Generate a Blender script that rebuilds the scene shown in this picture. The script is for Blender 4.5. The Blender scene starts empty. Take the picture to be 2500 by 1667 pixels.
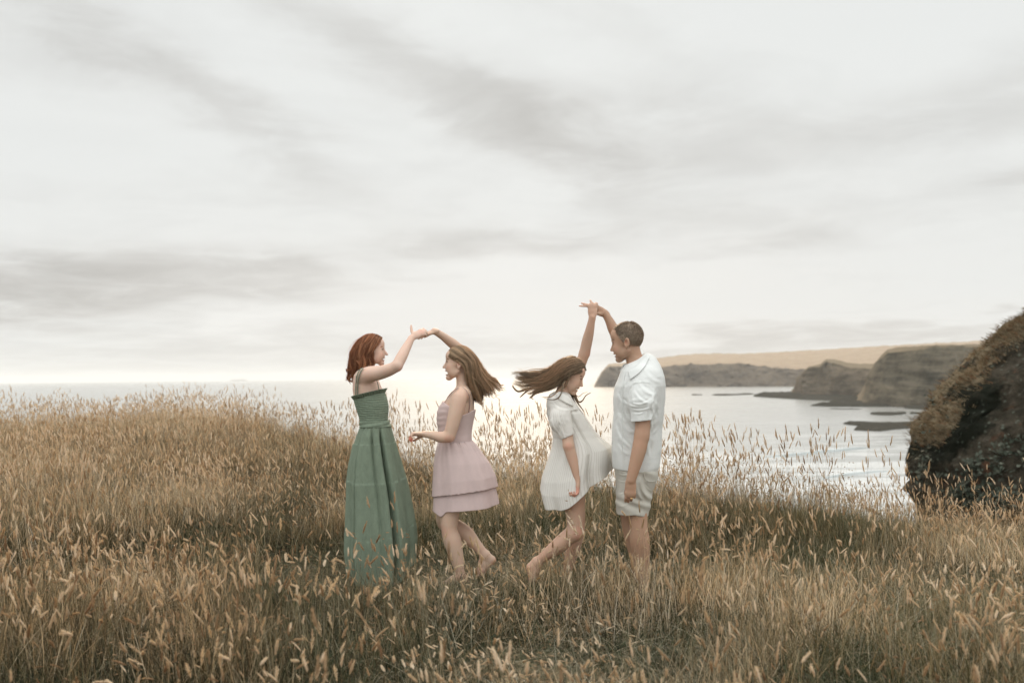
import bpy, math, random
import numpy as np
from mathutils import Vector, Matrix
random.seed(7)
rng = np.random.default_rng(11)
R = math.radians
sc = bpy.context.scene
col = sc.collection

# ------------------------------------------------------------------ camera
F_PX = 2430.0                      # focal length in pixels of the 2500 px frame (35 mm lens)
CAM = np.array([0.0, 0.0, 1.4])
PITCH = math.atan(87.0 / F_PX)
ROLL = 0.0098
Fv = np.array([0, math.cos(PITCH), math.sin(PITCH)])
R0 = np.array([1.0, 0, 0]); U0 = np.cross(R0, Fv)
Rv = R0 * math.cos(ROLL) - U0 * math.sin(ROLL)
Uv = U0 * math.cos(ROLL) + R0 * math.sin(ROLL)
cam_d = bpy.data.cameras.new("camera"); cam = bpy.data.objects.new("camera", cam_d); col.objects.link(cam)
cam_d.sensor_width = 36.0; cam_d.lens = 36.0 * F_PX / 2500.0
cam_d.clip_start = 0.05; cam_d.clip_end = 80000.0
cam.matrix_world = Matrix(((Rv[0], Uv[0], -Fv[0], CAM[0]), (Rv[1], Uv[1], -Fv[1], CAM[1]), (Rv[2], Uv[2], -Fv[2], CAM[2]), (0, 0, 0, 1)))
cam_d.dof.use_dof = True; cam_d.dof.focus_distance = 6.55; cam_d.dof.aperture_fstop = 2.4
sc.camera = cam

def ray(px, py):
    return Fv * F_PX + Rv * (px - 1250.0) + Uv * (833.5 - py)
def at(px, py, Y):
    """the world point that stands at distance Y in front of the camera and shows at (px, py)"""
    d = ray(px, py); return CAM + d * (Y / d[1])

# ------------------------------------------------------------------ exposure, sun, sky
sc.view_settings.view_transform = 'Standard'; sc.view_settings.look = 'None'
sc.view_settings.exposure = 0.0; sc.view_settings.gamma = 1.0
sc.view_settings.use_curve_mapping = False
sc.cycles.use_denoising = True
sc.cycles.max_bounces = 10; sc.cycles.transparent_max_bounces = 16; sc.cycles.volume_bounces = 1
sc.cycles.diffuse_bounces = 5; sc.cycles.transmission_bounces = 6
SUN_EL = R(28.0); SUN_AZ = R(0.0)
sd = bpy.data.lights.new("sun", 'SUN'); so = bpy.data.objects.new("sun", sd); col.objects.link(so)
sd.energy = 2.2; sd.angle = R(10.0); sd.color = (1.0, 0.74, 0.47)
sdir = Vector((math.sin(SUN_AZ) * math.cos(SUN_EL), math.cos(SUN_AZ) * math.cos(SUN_EL), math.sin(SUN_EL)))
so.rotation_euler = sdir.to_track_quat('Z', 'Y').to_euler(); so.location = (0, 40, 30)

class NT:
    """small helper to write node trees"""
    def __init__(s, tree):
        s.t = tree; s.n = tree.nodes; s.l = tree.links
    def node(s, typ, ins=None, **props):
        n = s.n.new(typ)
        for k, v in props.items(): setattr(n, k, v)
        for k, v in (ins or {}).items():
            i = n.inputs[k]
            if isinstance(v, bpy.types.NodeSocket): s.l.new(v, i)
            else: i.default_value = v
        return n
    def m(s, op, a, b=0.0, c=0.0, clamp=False):
        return s.node('ShaderNodeMath', {0: a, 1: b, 2: c}, operation=op, use_clamp=clamp).outputs[0]
    def noise(s, vec, scale, detail=4.0, rough=0.55, dist=0.0, out=0):
        return s.node('ShaderNodeTexNoise', {'Vector': vec, 'Scale': scale, 'Detail': detail, 'Roughness': rough, 'Distortion': dist}).outputs[out]
    def ramp(s, fac, stops, interp='LINEAR'):
        n = s.node('ShaderNodeValToRGB', {'Fac': fac}); cr = n.color_ramp; cr.interpolation = interp
        while len(cr.elements) < len(stops): cr.elements.new(0.5)
        for e, (p, c) in zip(cr.elements, stops):
            e.position = p; e.color = (c[0], c[1], c[2], 1) if not isinstance(c, (int, float)) else (c, c, c, 1)
        return n.outputs[0]
    def mix(s, fac, a, b, mode='MIX'):
        n = s.node('ShaderNodeMix', data_type='RGBA', blend_type=mode)
        for i, v in ((0, fac), (6, a), (7, b)):
            if isinstance(v, bpy.types.NodeSocket): s.l.new(v, n.inputs[i])
            else: n.inputs[i].default_value = v if isinstance(v, (int, float)) and i == 0 else ((v[0], v[1], v[2], 1) if not isinstance(v, (int, float)) else (v, v, v, 1))
        return n.outputs[2]
    def xyz(s, vec):
        n = s.node('ShaderNodeSeparateXYZ', {0: vec}); return n.outputs[0], n.outputs[1], n.outputs[2]
    def comb(s, x, y, z):
        return s.node('ShaderNodeCombineXYZ', {0: x, 1: y, 2: z}).outputs[0]

w = bpy.data.worlds.new("World"); sc.world = w; w.use_nodes = True
w.node_tree.nodes.clear(); T = NT(w.node_tree)
tc = T.node('ShaderNodeTexCoord').outputs['Generated']
dx, dy, dz = T.xyz(tc)
az = T.m('MULTIPLY', T.m('ARCTAN2', dx, dy), F_PX)              # angles, in pixels of the lens, to read off the photo
el = T.m('MULTIPLY', T.m('ARCSINE', dz), F_PX)
plane = T.comb(T.m('DIVIDE', dx, T.m('ADD', T.m('ABSOLUTE', dz), 0.12)), T.m('DIVIDE', dy, T.m('ADD', T.m('ABSOLUTE', dz), 0.12)), 0.0)
n1 = T.noise(plane, 1.7, 8.0, 0.62, 0.3); n2 = T.noise(plane, 0.42, 3.0, 0.5, 0.2)
wx = T.m('MULTIPLY', T.m('SUBTRACT', n1, 0.5), 520.0); wy = T.m('MULTIPLY', T.m('SUBTRACT', n2, 0.5), 260.0)
azw = T.m('ADD', az, wx); elw = T.m('ADD', el, T.m('ADD', wy, T.m('MULTIPLY', wx, 0.22)))
def blob(cx, cy, rx, ry, rot, p=2.0):
    """a soft elliptical bank of cloud; centre given as seen in the photograph"""
    a0 = cx - 1250.0; e0 = 920.0 - cy; c, s_ = math.cos(R(rot)), math.sin(R(rot))
    X = T.m('SUBTRACT', azw, a0); Y = T.m('SUBTRACT', elw, e0)
    u = T.m('DIVIDE', T.m('ADD', T.m('MULTIPLY', X, c), T.m('MULTIPLY', Y, s_)), rx)
    v = T.m('DIVIDE', T.m('SUBTRACT', T.m('MULTIPLY', Y, c), T.m('MULTIPLY', X, s_)), ry)
    q = T.m('ADD', T.m('MULTIPLY', u, u), T.m('MULTIPLY', v, v))
    return T.m('DIVIDE', 1.0, T.m('ADD', 1.0, T.m('POWER', q, p)))
DARK = [(330, 700, 560, 62, 3, .22, 3), (110, 745, 420, 60, 0, .08, 2), (1230, 572, 330, 42, 4, .15, 2.5), (1130, 240, 620, 80, -26, .17, 2), (1650, 330, 420, 100, -8, .13, 2),
        (2330, 330, 300, 90, 8, .13, 2), (1830, 625, 230, 26, 6, .08, 2), (2470, 498, 110, 22, 0, .12, 2), (2200, 560, 420, 60, 4, .05, 2), (260, 120, 520, 90, -30, .06, 2), (60, 210, 260, 80, -14, .07, 2),
        (800, 865, 1000, 60, 0, .12, 3), (2060, 842, 640, 40, 3, .17, 5), (1450, 600, 160, 30, 5, .05, 2), (560, 480, 600, 60, 6, .03, 2), (1450, 60, 260, 60, -30, .05, 2), (450, 250, 420, 55, -28, .12, 2)]
GLOW = [(1290, 745, 420, 110, 0, .20, 1.2), (1240, 640, 150, 34, 0, .10, 1.5), (600, 783, 110, 14, 2, .16, 2), (850, 760, 160, 16, 8, .10, 2), (1200, 100, 260, 60, -20, .04, 2), (1900, 320, 500, 90, 20, .04, 2)]
dark = None
for b in DARK:
    t_ = T.m('MULTIPLY', blob(*b[:5], b[6]), b[5]); dark = t_ if dark is None else T.m('ADD', dark, t_)
glow = None
for b in GLOW:
    t_ = T.m('MULTIPLY', blob(*b[:5], b[6]), b[5]); glow = t_ if glow is None else T.m('ADD', glow, t_)
wisp = T.ramp(T.noise(plane, 2.2, 9.0, 0.62, 0.6), [(.32, 1.25), (.5, .95), (.66, .45)])
dark = T.m('MULTIPLY', dark, wisp)
fine = T.m('MULTIPLY', T.m('SUBTRACT', T.noise(plane, 2.6, 6.0, 0.6, 0.8), 0.5), 0.13)
lum = T.m('ADD', T.m('SUBTRACT', T.m('ADD', 0.835, T.m('MULTIPLY', glow, 0.45)), T.m('MULTIPLY', dark, 0.9)), fine)
lum = T.m('MINIMUM', lum, T.m('ADD', 0.825, T.m('MULTIPLY', glow, 0.22)))
warm = T.m('ADD', T.m('MULTIPLY', dark, 2.0), T.m('MULTIPLY', blob(1250, 800, 1000, 230, 0, 1.3), 0.75), clamp=True)
cloud = T.mix(warm, (0.975, 1.0, 0.988), (1.0, 0.978, 0.935))
# overcast skies are brighter overhead, and brighter behind the camera here, where the sunset lights the cloud from the front
up = T.m('MULTIPLY', T.node('ShaderNodeMapRange', {0: dz, 1: 0.42, 2: 0.9, 3: 0.0, 4: 1.0}, interpolation_type='SMOOTHSTEP').outputs[0], 1.0)
back = T.node('ShaderNodeMapRange', {0: dy, 1: 0.5, 2: -0.5, 3: 0.0, 4: 1.0}, interpolation_type='SMOOTHSTEP').outputs[0]
gain = T.m('MULTIPLY', T.m('MULTIPLY', T.m('ADD', 1.0, T.m('ADD', T.m('MULTIPLY', up, 1.2), T.m('MULTIPLY', back, 0.55))), lum), 10.0)
cl = T.node('ShaderNodeVectorMath', {0: cloud, 'Scale': gain}, operation='SCALE').outputs[0]
sky = T.node('ShaderNodeTexSky', sky_type='NISHITA', sun_disc=False, sun_elevation=SUN_EL, sun_rotation=SUN_AZ, air_density=1.0, dust_density=2.0).outputs[0]
full = T.mix(0.008, cl, sky)
bg = T.node('ShaderNodeBackground', {0: full, 1: 0.1}).outputs[0]
T.node('ShaderNodeOutputWorld', {0: bg})

# ------------------------------------------------------------------ object helpers
def tag(o, label=None, cat=None, group=None, kind=None):
    if label: o['label'] = label
    if cat: o['category'] = cat
    if group: o['group'] = group
    if kind: o['kind'] = kind
    return o
def empty(name, loc, label, cat, group=None):
    o = bpy.data.objects.new(name, None); col.objects.link(o); o.location = tuple(loc); o.empty_display_size = 0.1
    return tag(o, label, cat, group)
def mesh_obj(name, verts, faces, mat=None, parent=None, smooth=True, link=True):
    me = bpy.data.meshes.new(name)
    verts = np.asarray(verts, dtype=np.float32)
    if parent is not None: verts = verts - np.array(parent_origin(parent), dtype=np.float32)
    if isinstance(faces, np.ndarray) and faces.ndim == 2:
        k = faces.shape[1]; nf = len(faces)
        me.vertices.add(len(verts)); me.vertices.foreach_set('co', verts.ravel())
        me.loops.add(nf * k); me.loops.foreach_set('vertex_index', faces.astype(np.int32).ravel())
        me.polygons.add(nf); me.polygons.foreach_set('loop_start', np.arange(0, nf * k, k, dtype=np.int32))
        me.update(calc_edges=True)
    else:
        me.from_pydata([tuple(map(float, v)) for v in verts], [], [tuple(map(int, f)) for f in faces]); me.update()
    if smooth: me.polygons.foreach_set('use_smooth', np.ones(len(me.polygons), dtype=bool))
    if mat: me.materials.append(mat)
    o = bpy.data.objects.new(name, me)
    if link: col.objects.link(o)
    if parent is not None: o.parent = parent
    return o
def parent_origin(p):
    v = Vector((0, 0, 0))
    while p is not None: v = v + Vector(p.location); p = p.parent
    return v
def fattr(o, name, vals):
    a = o.data.attributes.new(name, 'FLOAT', 'POINT'); a.data.foreach_set('value', np.asarray(vals, dtype=np.float32))
def cattr(o, name, cols):
    a = o.data.color_attributes.new(name, 'FLOAT_COLOR', 'POINT')
    c = np.ones((len(cols), 4), dtype=np.float32); c[:, :3] = cols; a.data.foreach_set('color', c.ravel())
def material(name):
    m = bpy.data.materials.new(name); m.use_nodes = True; m.node_tree.nodes.clear(); return m, NT(m.node_tree)
def finish(T, color, rough=0.8, height=None, bump=0.3, dist=0.01, spec=0.3, transl=0.0, tcolor=None, sss=0.0, sss_r=(1, .3, .15), normal=None):
    ins = {'Base Color': color, 'Roughness': rough, 'Specular IOR Level': spec}
    if sss: ins['Subsurface Weight'] = sss; ins['Subsurface Scale'] = 0.02; ins['Subsurface Radius'] = sss_r
    if height is not None:
        normal = T.node('ShaderNodeBump', {'Height': height, 'Strength': bump, 'Distance': dist}).outputs[0]
    if normal is not None: ins['Normal'] = normal
    p = T.node('ShaderNodeBsdfPrincipled', ins); out = p.outputs[0]
    if transl:
        tb = T.node('ShaderNodeBsdfTranslucent', {'Color': tcolor if tcolor is not None else color})
        if normal is not None: T.l.new(normal, tb.inputs['Normal'])
        out = T.node('ShaderNodeMixShader', {0: transl, 1: out, 2: tb.outputs[0]}).outputs[0]
    T.node('ShaderNodeOutputMaterial', {0: out})

# lattice value noise for shaping geometry
_perm = rng.random((64, 64, 64)).astype(np.float32)
def vnoise(p):
    p = np.asarray(p, dtype=np.float64); i = np.floor(p).astype(int); f = p - i; f = f * f * (3 - 2 * f); r = 0
    for a in (0, 1):
        for b in (0, 1):
            for c in (0, 1):
                wgt = (f[..., 0] if a else 1 - f[..., 0]) * (f[..., 1] if b else 1 - f[..., 1]) * (f[..., 2] if c else 1 - f[..., 2])
                r = r + wgt * _perm[(i[..., 0] + a) % 64, (i[..., 1] + b) % 64, (i[..., 2] + c) % 64]
    return r * 2 - 1
def fbm(p, octs=4, gain=0.5):
    p = np.asarray(p, dtype=np.float64); r = 0; a = 1.0; s = 0
    for o in range(octs):
        r = r + a * vnoise(p * (2.03 ** o) + 17.3 * o); s += a; a *= gain
    return r / s
def grid_faces(nr, nc, wrap=False):
    i, j = np.meshgrid(np.arange(nr - 1), np.arange(nc if wrap else nc - 1), indexing='ij'); j2 = (j + 1) % nc
    return np.stack([i * nc + j, i * nc + j2, (i + 1) * nc + j2, (i + 1) * nc + j], -1).reshape(-1, 4)
# ------------------------------------------------------------------ the clifftop ground
SEA = -20.0
RIDGE = np.array([  # column in the photo, distance of the crest, ground height there
    (-5000, 16, .30), (-1200, 16, .35), (-400, 17, .38), (0, 18, .46), (200, 18, .44), (450, 18, .56), (650, 16, .44), (850, 12.5, .30), (1000, 11, .25), (1250, 10.5, .20),
    (1450, 10, .20), (1650, 9.6, .11), (1850, 9.5, .03), (2000, 9.5, -.01), (2200, 9.5, -.10), (2500, 10, -.24), (3000, 10.5, -.28), (4500, 12, -.1), (9000, 14, 0)])
def ridge(theta):
    th = np.arctan((RIDGE[:, 0] - 1250) / F_PX)
    return np.interp(theta, th, RIDGE[:, 1]), np.interp(theta, th, RIDGE[:, 2])
def sstep(x): x = np.clip(x, 0, 1); return x * x * (3 - 2 * x)
def ground_z(x, y):
    x = np.asarray(x, float); y = np.asarray(y, float)
    r = np.hypot(x, y); th = np.clip(np.arctan2(x, y), -2.2, 2.2); D, G = ridge(th)
    z = G * sstep((r - 5.2) / (D - 5.2))
    d = np.maximum(r - D, 0); z = z - 0.30 * d * d / (1 + 0.33 * d)
    p = np.stack([x * .45, y * .45, x * 0], -1)
    z = z + 0.07 * fbm(p, 3) * sstep(r / 3)
    return np.maximum(z, SEA - 3)
def ground_obj():
    nr, nc = 230, 360
    rr = np.concatenate([[0.0], np.geomspace(0.3, 70, nr - 1)]); tt = np.linspace(0, 2 * np.pi, nc, endpoint=False)
    RR, TT = np.meshgrid(rr, tt, indexing='ij'); X = RR * np.sin(TT); Y = RR * np.cos(TT); Z = ground_z(X, Y)
    V = np.stack([X, Y, Z], -1).reshape(-1, 3)
    m, T = material("soil"); p = T.node('ShaderNodeNewGeometry').outputs['Position']
    n = T.noise(p, 3.0, 6.0, 0.65); n2 = T.noise(p, 40.0, 4.0, 0.7)
    c = T.ramp(T.m('ADD', T.m('MULTIPLY', n, .6), T.m('MULTIPLY', n2, .4)), [(.35, (.028, .024, .014)), (.5, (.06, .048, .028)), (.66, (.13, .10, .06))])
    finish(T, c, 0.95, n2, 0.8, 0.03, 0.1)
    o = mesh_obj("ground", V, grid_faces(nr, nc, True), m); tag(o, "dark soil and matted litter of the clifftop under the dry grass", "ground", kind="structure"); return o
ground_obj()

# ------------------------------------------------------------------ sea
def sea_obj():
    nr, nc = 160, 256
    rr = np.concatenate([[0.0], np.geomspace(8, 30000, nr - 1)]); tt = np.linspace(0, 2 * np.pi, nc, endpoint=False)
    RR, TT = np.meshgrid(rr, tt, indexing='ij')
    V = np.stack([RR * np.sin(TT), RR * np.cos(TT), np.full_like(RR, SEA)], -1).reshape(-1, 3)
    m, T = material("sea_water"); p = T.node('ShaderNodeNewGeometry').outputs['Position']
    x, y, z = T.xyz(p)
    ps = T.comb(T.m('MULTIPLY', x, 0.4), y, z)
    swell = T.noise(ps, 0.045, 4.0, 0.6, 0.6); chop = T.noise(ps, 0.5, 6.0, 0.65, 0.5); rip = T.noise(p, 3.0, 3.0, 0.6)
    big = T.noise(ps, 0.012, 3.0, 0.5, 0.5)
    h = T.m('ADD', T.m('MULTIPLY', swell, 0.35), T.m('ADD', T.m('MULTIPLY', chop, 0.08), T.m('MULTIPLY', rip, 0.006)))
    nrm = T.node('ShaderNodeBump', {'Height': h, 'Strength': 0.5, 'Distance': 1.0}).outputs[0]
    # white water: thin torn bands that follow the swell near the shore
    near = T.node('ShaderNodeMapRange', {0: y, 1: 190.0, 2: 420.0, 3: 1.0, 4: 0.0}).outputs[0]
    fx = T.comb(T.m('MULTIPLY', x, .35), y, 0.0); fn = T.noise(fx, 0.06, 7.0, 0.7, 1.2)
    foam = T.ramp(T.m('ADD', fn, T.m('MULTIPLY', near, 0.10)), [(.53, 0), (.60, 1)])
    foam = T.m('MULTIPLY', T.m('MULTIPLY', foam, T.m('ADD', T.m('MULTIPLY', near, 0.7), 0.12)), T.ramp(T.noise(p, .8, 5.0, .7), [(.35, .3), (.6, 1)]))
    base = T.mix(big, (.23, .24, .235), (.34, .35, .34)); base = T.mix(foam, base, (.72, .74, .74))
    pr = T.node('ShaderNodeBsdfPrincipled', {'Base Color': base, 'Roughness': 0.22, 'IOR': 1.333, 'Specular IOR Level': 0.5, 'Normal': nrm})
    T.node('ShaderNodeOutputMaterial', {0: pr.outputs[0]})
    o = mesh_obj("sea", V, grid_faces(nr, nc, True), m); tag(o, "pale silver sea reaching to the horizon", "sea", kind="structure"); return o
sea_obj()
def sea_dist(px, py):
    d = ray(px, py); return (SEA - CAM[2]) / d[2] * d[1]

# ------------------------------------------------------------------ a breaking wave near the shore
def wave_obj(name, label, pts, wid, hgt):
    P = np.array([at(px, py, sea_dist(px, py)) for px, py in pts]); n = 90; t = np.linspace(0, len(P) - 1, n)
    C = np.stack([np.interp(t, range(len(P)), P[:, k]) for k in range(3)], -1); rows = 13; V = []
    for j in range(rows):
        u = j / (rows - 1) * 2 - 1
        env = np.sin(np.pi * np.clip(np.linspace(0, 1, n), 0, 1)) ** .6
        q = C.copy(); wv = fbm(np.stack([C[:, 0] * .05, C[:, 1] * .05 + j * .02, C[:, 0] * 0], -1), 4)
        q[:, 1] += (u * wid * (1.0 if u > 0 else .55) + wv * wid * .8) * env
        q[:, 2] = SEA - .05 + hgt * env * (1 - u * u) ** 1.3 * (1 + .5 * wv)
        V.append(q)
    V = np.array(V)
    m, T = material("breaking_wave"); p = T.node('ShaderNodeNewGeometry'); x, y, z = T.xyz(p.outputs['Position'])
    hh = T.node('ShaderNodeMapRange', {0: z, 1: SEA, 2: SEA + hgt, 3: 0.0, 4: 1.0}).outputs[0]
    nz_ = T.noise(p.outputs['Position'], .6, 6.0, .7)
    c = T.mix(T.ramp(T.m('ADD', hh, T.m('SUBTRACT', nz_, .5)), [(.5, 0), (.85, 1)]), (.36, .385, .38), (.62, .64, .64))
    finish(T, c, 0.35, nz_, .6, .2, .5)
    o = mesh_obj(name, V.reshape(-1, 3), grid_faces(rows, n), m); tag(o, label, "wave", kind="structure"); return o
wave_obj("breaking_wave", "low grey green wave rolling in below the cliff", [(1840, 1118), (1920, 1112), (1990, 1104), (2060, 1100), (2130, 1092)], 3.0, 1.0)
wave_obj("breaking_wave", "faint second swell nearer the grass edge", [(1990, 1172), (2060, 1160), (2130, 1152), (2190, 1150)], 2.2, .6)

# ------------------------------------------------------------------ headlands
def land_material(name, cliff_a, cliff_b, grass_a, grass_b, sc_, strata=.6):
    m, T = material(name); p = T.node('ShaderNodeNewGeometry').outputs['Position']; zn = T.node('ShaderNodeAttribute', attribute_name='zone').outputs['Fac']
    x, y, z = T.xyz(p); n1 = T.noise(p, sc_, 6.0, .65, .5); n2 = T.noise(p, sc_ * 5, 5.0, .7)
    st = T.noise(T.comb(T.m('MULTIPLY', x, .12), T.m('MULTIPLY', y, .12), z), sc_ * 4, 4.0, .6, .4)
    k = T.m('ADD', T.m('MULTIPLY', n1, .45), T.m('ADD', T.m('MULTIPLY', st, strata * .5), T.m('MULTIPLY', n2, .25)))
    cl = T.ramp(k, [(.38, [v * .45 for v in cliff_a]), (.52, cliff_a), (.70, cliff_b)])
    gr = T.ramp(n1, [(.3, grass_a), (.7, grass_b)])
    gr = T.mix(T.ramp(n2, [(.62, 0), (.75, .55)]), gr, [v * .45 for v in grass_a])
    c = T.mix(T.ramp(T.m('ADD', zn, T.m('MULTIPLY', T.m('SUBTRACT', n2, .5), .5)), [(.42, 0), (.58, 1)]), cl, gr)
    finish(T, c, .95, k, 1.0, 1.5 / max(sc_ * 60, .5), .05); return m
def headland(name, label, cols, cut, depth_cliff, depth_ridge, mat, relief, sea_rows=None):
    """cols: (px, waterline y, cliff-top y, ridge y); each column keeps its own distance from where the waterline meets the sea"""
    cols = np.array(cols, float); n = cut; px = np.linspace(cols[0, 0], cols[-1, 0], n)
    wy, cy, ry = (np.interp(px, cols[:, 0], cols[:, k]) for k in (1, 2, 3))
    rows = []; zone = []; NC, NS = 26, 14
    D0 = np.array([sea_dist(a, b) for a, b in zip(px, wy)])
    for j in range(NC + NS):
        V = []
        for i in range(n):
            if j < NC:
                t = j / (NC - 1.0); y = wy[i] + (cy[i] - wy[i]) * t; d = D0[i] + depth_cliff * (t ** 1.4)
                pnt = at(px[i], y, d)
                if j == 0: pnt = at(px[i], wy[i], D0[i]); pnt[2] = SEA - 1.5
            else:
                t = (j - NC + 1) / float(NS); y = cy[i] + (ry[i] - cy[i]) * math.sin(t * math.pi / 2); d = D0[i] + depth_cliff + depth_ridge * t
                pnt = at(px[i], y, d)
            V.append(pnt)
        rows.append(V); zone.append(np.full(n, 0.0 if j < NC - 1 else 1.0))
    V = np.array(rows)
    # gullies and ledges: push the face in and out along the view-independent depth axis
    f = fbm(np.stack([V[..., 0] / relief[1], V[..., 1] / relief[1] * .2, V[..., 2] / (relief[1] * .7)], -1), 5, .6)
    wgt = np.ones((len(rows), 1)); wgt[NC:, 0] = np.linspace(.6, .0, NS)
    V[..., 1] += f * relief[0] * wgt
    V[:, :, 2] += fbm(np.stack([V[..., 0] / 9., V[..., 1] / 50., V[..., 2] / 9.], -1), 3) * relief[2] * np.clip(np.arange(len(rows))[:, None] / 6., 0, 1)
    last = V[-1].copy(); back = []
    for s_, dz_ in ((3., -.12), (14., -.6), (30., -1.0)):
        q = last.copy(); q[:, 1] += s_; q[:, 2] = last[:, 2] + dz_ * (last[:, 2] - SEA + 2); back.append(q); zone.append(np.ones(n))
    V = np.concatenate([V, np.array(back)], 0)
    # close the two ends so that the land has a body from the side as well
    for e in (0, -1): V[:, e, 2] = np.minimum(V[:, e, 2], V[:, e, 2])
    o = mesh_obj(name, V.reshape(-1, 3), grid_faces(len(V), n), mat); fattr(o, 'zone', np.array(zone).ravel()); tag(o, label, "headland", kind="structure"); return o
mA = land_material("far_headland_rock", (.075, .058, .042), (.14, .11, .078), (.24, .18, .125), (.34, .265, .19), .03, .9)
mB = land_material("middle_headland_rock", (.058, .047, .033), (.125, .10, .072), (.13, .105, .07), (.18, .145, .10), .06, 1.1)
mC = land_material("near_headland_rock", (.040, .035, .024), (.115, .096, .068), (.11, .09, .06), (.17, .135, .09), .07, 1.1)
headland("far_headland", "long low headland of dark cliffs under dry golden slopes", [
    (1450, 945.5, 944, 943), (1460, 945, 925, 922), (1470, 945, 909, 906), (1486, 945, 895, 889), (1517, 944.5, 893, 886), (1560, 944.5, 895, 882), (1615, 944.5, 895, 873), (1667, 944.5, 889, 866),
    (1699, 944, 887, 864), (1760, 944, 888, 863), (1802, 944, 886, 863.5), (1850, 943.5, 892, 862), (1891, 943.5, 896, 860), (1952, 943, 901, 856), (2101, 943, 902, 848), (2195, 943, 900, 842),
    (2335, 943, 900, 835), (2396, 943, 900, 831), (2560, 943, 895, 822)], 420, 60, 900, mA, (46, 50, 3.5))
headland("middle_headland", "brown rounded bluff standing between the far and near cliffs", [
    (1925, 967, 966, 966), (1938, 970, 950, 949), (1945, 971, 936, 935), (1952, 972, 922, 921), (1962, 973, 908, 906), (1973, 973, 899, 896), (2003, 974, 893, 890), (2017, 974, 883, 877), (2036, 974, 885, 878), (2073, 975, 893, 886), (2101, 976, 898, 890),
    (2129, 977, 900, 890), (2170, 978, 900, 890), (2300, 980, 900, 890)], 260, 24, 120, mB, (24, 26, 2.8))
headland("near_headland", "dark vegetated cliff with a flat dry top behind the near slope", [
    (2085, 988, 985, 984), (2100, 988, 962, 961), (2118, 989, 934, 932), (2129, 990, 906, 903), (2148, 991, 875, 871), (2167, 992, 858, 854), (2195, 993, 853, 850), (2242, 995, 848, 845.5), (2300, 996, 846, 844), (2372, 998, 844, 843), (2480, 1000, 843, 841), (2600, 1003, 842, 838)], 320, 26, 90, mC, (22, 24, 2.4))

# low rock shelves in the water, each its own thing
def shelf(label, outline, h, mat, seedv, name="rock_shelf"):
    """outline: the waterline as (px, py) near edge left to right, then far edge right to left"""
    near, far = outline; n = 70; rows = 14
    def samp(L):
        L = np.array(L, float); t = np.linspace(0, 1, n); x = np.interp(t, np.linspace(0, 1, len(L)), L[:, 0]); y = np.interp(t, np.linspace(0, 1, len(L)), L[:, 1]); return x, y
    nx, ny = samp(near); fx, fy = samp(far); V = np.zeros((rows, n, 3))
    for i in range(n):
        a = at(nx[i], ny[i], sea_dist(nx[i], ny[i])); b = at(fx[i], fy[i], sea_dist(fx[i], fy[i]))
        for j in range(rows): V[j, i] = a + (b - a) * j / (rows - 1)
    u = np.linspace(0, 1, n)[None, :]; v = np.linspace(0, 1, rows)[:, None]
    f = fbm(np.stack([V[..., 0] * .12 + seedv, V[..., 1] * .06, V[..., 0] * 0], -1), 4, .6)
    prof = (np.clip(np.minimum(u, 1 - u) * 9, 0, 1) ** .6) * (np.clip(np.minimum(v, 1 - v) * 5, 0, 1) ** .5)
    V[..., 1] += f * 1.5; V[..., 2] = SEA - .25 + (h * (.75 + .7 * f) + .25) * prof
    o = mesh_obj(name, V.reshape(-1, 3), grid_faces(rows, n), mat, smooth=False); tag(o, label, "rock shelf", group="low rock shelves in the bay"); return o
mR, T = material("wet_shore_rock"); p = T.node('ShaderNodeNewGeometry').outputs['Position']; n = T.noise(p, .8, 6.0, .7)
finish(T, T.ramp(n, [(.35, (.014, .015, .012)), (.55, (.035, .034, .027)), (.72, (.075, .068, .052))]), .95, n, 1.0, .5, .03)
shelf("broad low rock shelf at the foot of the middle bluff", ([(1840, 968), (1900, 972), (1960, 976), (2040, 979), (2120, 981)], [(1838, 966.5), (1900, 966), (1960, 966), (2040, 967), (2120, 969)]), 4.5, mR, 1)
shelf("long dark shelf jutting left from the near cliff", ([(1975, 991), (2040, 993), (2110, 993.5), (2180, 993), (2240, 994)], [(1978, 989), (2040, 986), (2110, 984), (2180, 984), (2240, 985)]), 2.6, mR, 5)
shelf("dark block of rock against the near slope in the bay", ([(2208, 997), (2230, 999), (2260, 1000), (2290, 1001)], [(2208, 990), (2230, 988), (2260, 987), (2290, 986)]), 2.4, mR, 9)
shelf("thin dark reef just behind the biggest reef", ([(2122, 1011), (2140, 1013.5), (2175, 1014.5), (2200, 1012), (2214, 1009)], [(2126, 1007), (2140, 1006), (2175, 1006), (2200, 1007), (2214, 1007)]), .9, mR, 13)
shelf("short reef touching the near slope", ([(2221, 1010.5), (2240, 1011), (2265, 1011)], [(2221, 1007.5), (2240, 1007), (2265, 1007)]), .7, mR, 17)
shelf("biggest dark reef lying left of the near slope", ([(2056, 1035), (2080, 1038), (2100, 1040), (2082, 1051), (2110, 1053), (2150, 1054), (2185, 1049), (2230, 1046), (2280, 1046)], [(2060, 1033), (2075, 1031), (2100, 1031), (2120, 1030), (2150, 1030), (2180, 1030), (2200, 1030), (2230, 1029), (2280, 1029)]), 1.0, mR, 21)
shelf("flat far reef right of the man's shoulder", ([(1737, 965), (1770, 966), (1800, 964.5), (1844, 962.5)], [(1737, 963.5), (1770, 962), (1800, 961.5), (1844, 961)]), 1.2, mR, 25)
shelf("tiny far rock nearest the man's shoulder", ([(1688, 964.5), (1700, 965), (1716, 964.3)], [(1688, 963.2), (1700, 962.8), (1716, 963)]), 1.0, mR, 29)
shelf("faint sliver of reef in front of the long shelf", ([(2022, 998), (2060, 999.3), (2105, 999.3)], [(2022, 997), (2060, 997.6), (2105, 998)]), .35, mR, 33)

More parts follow.
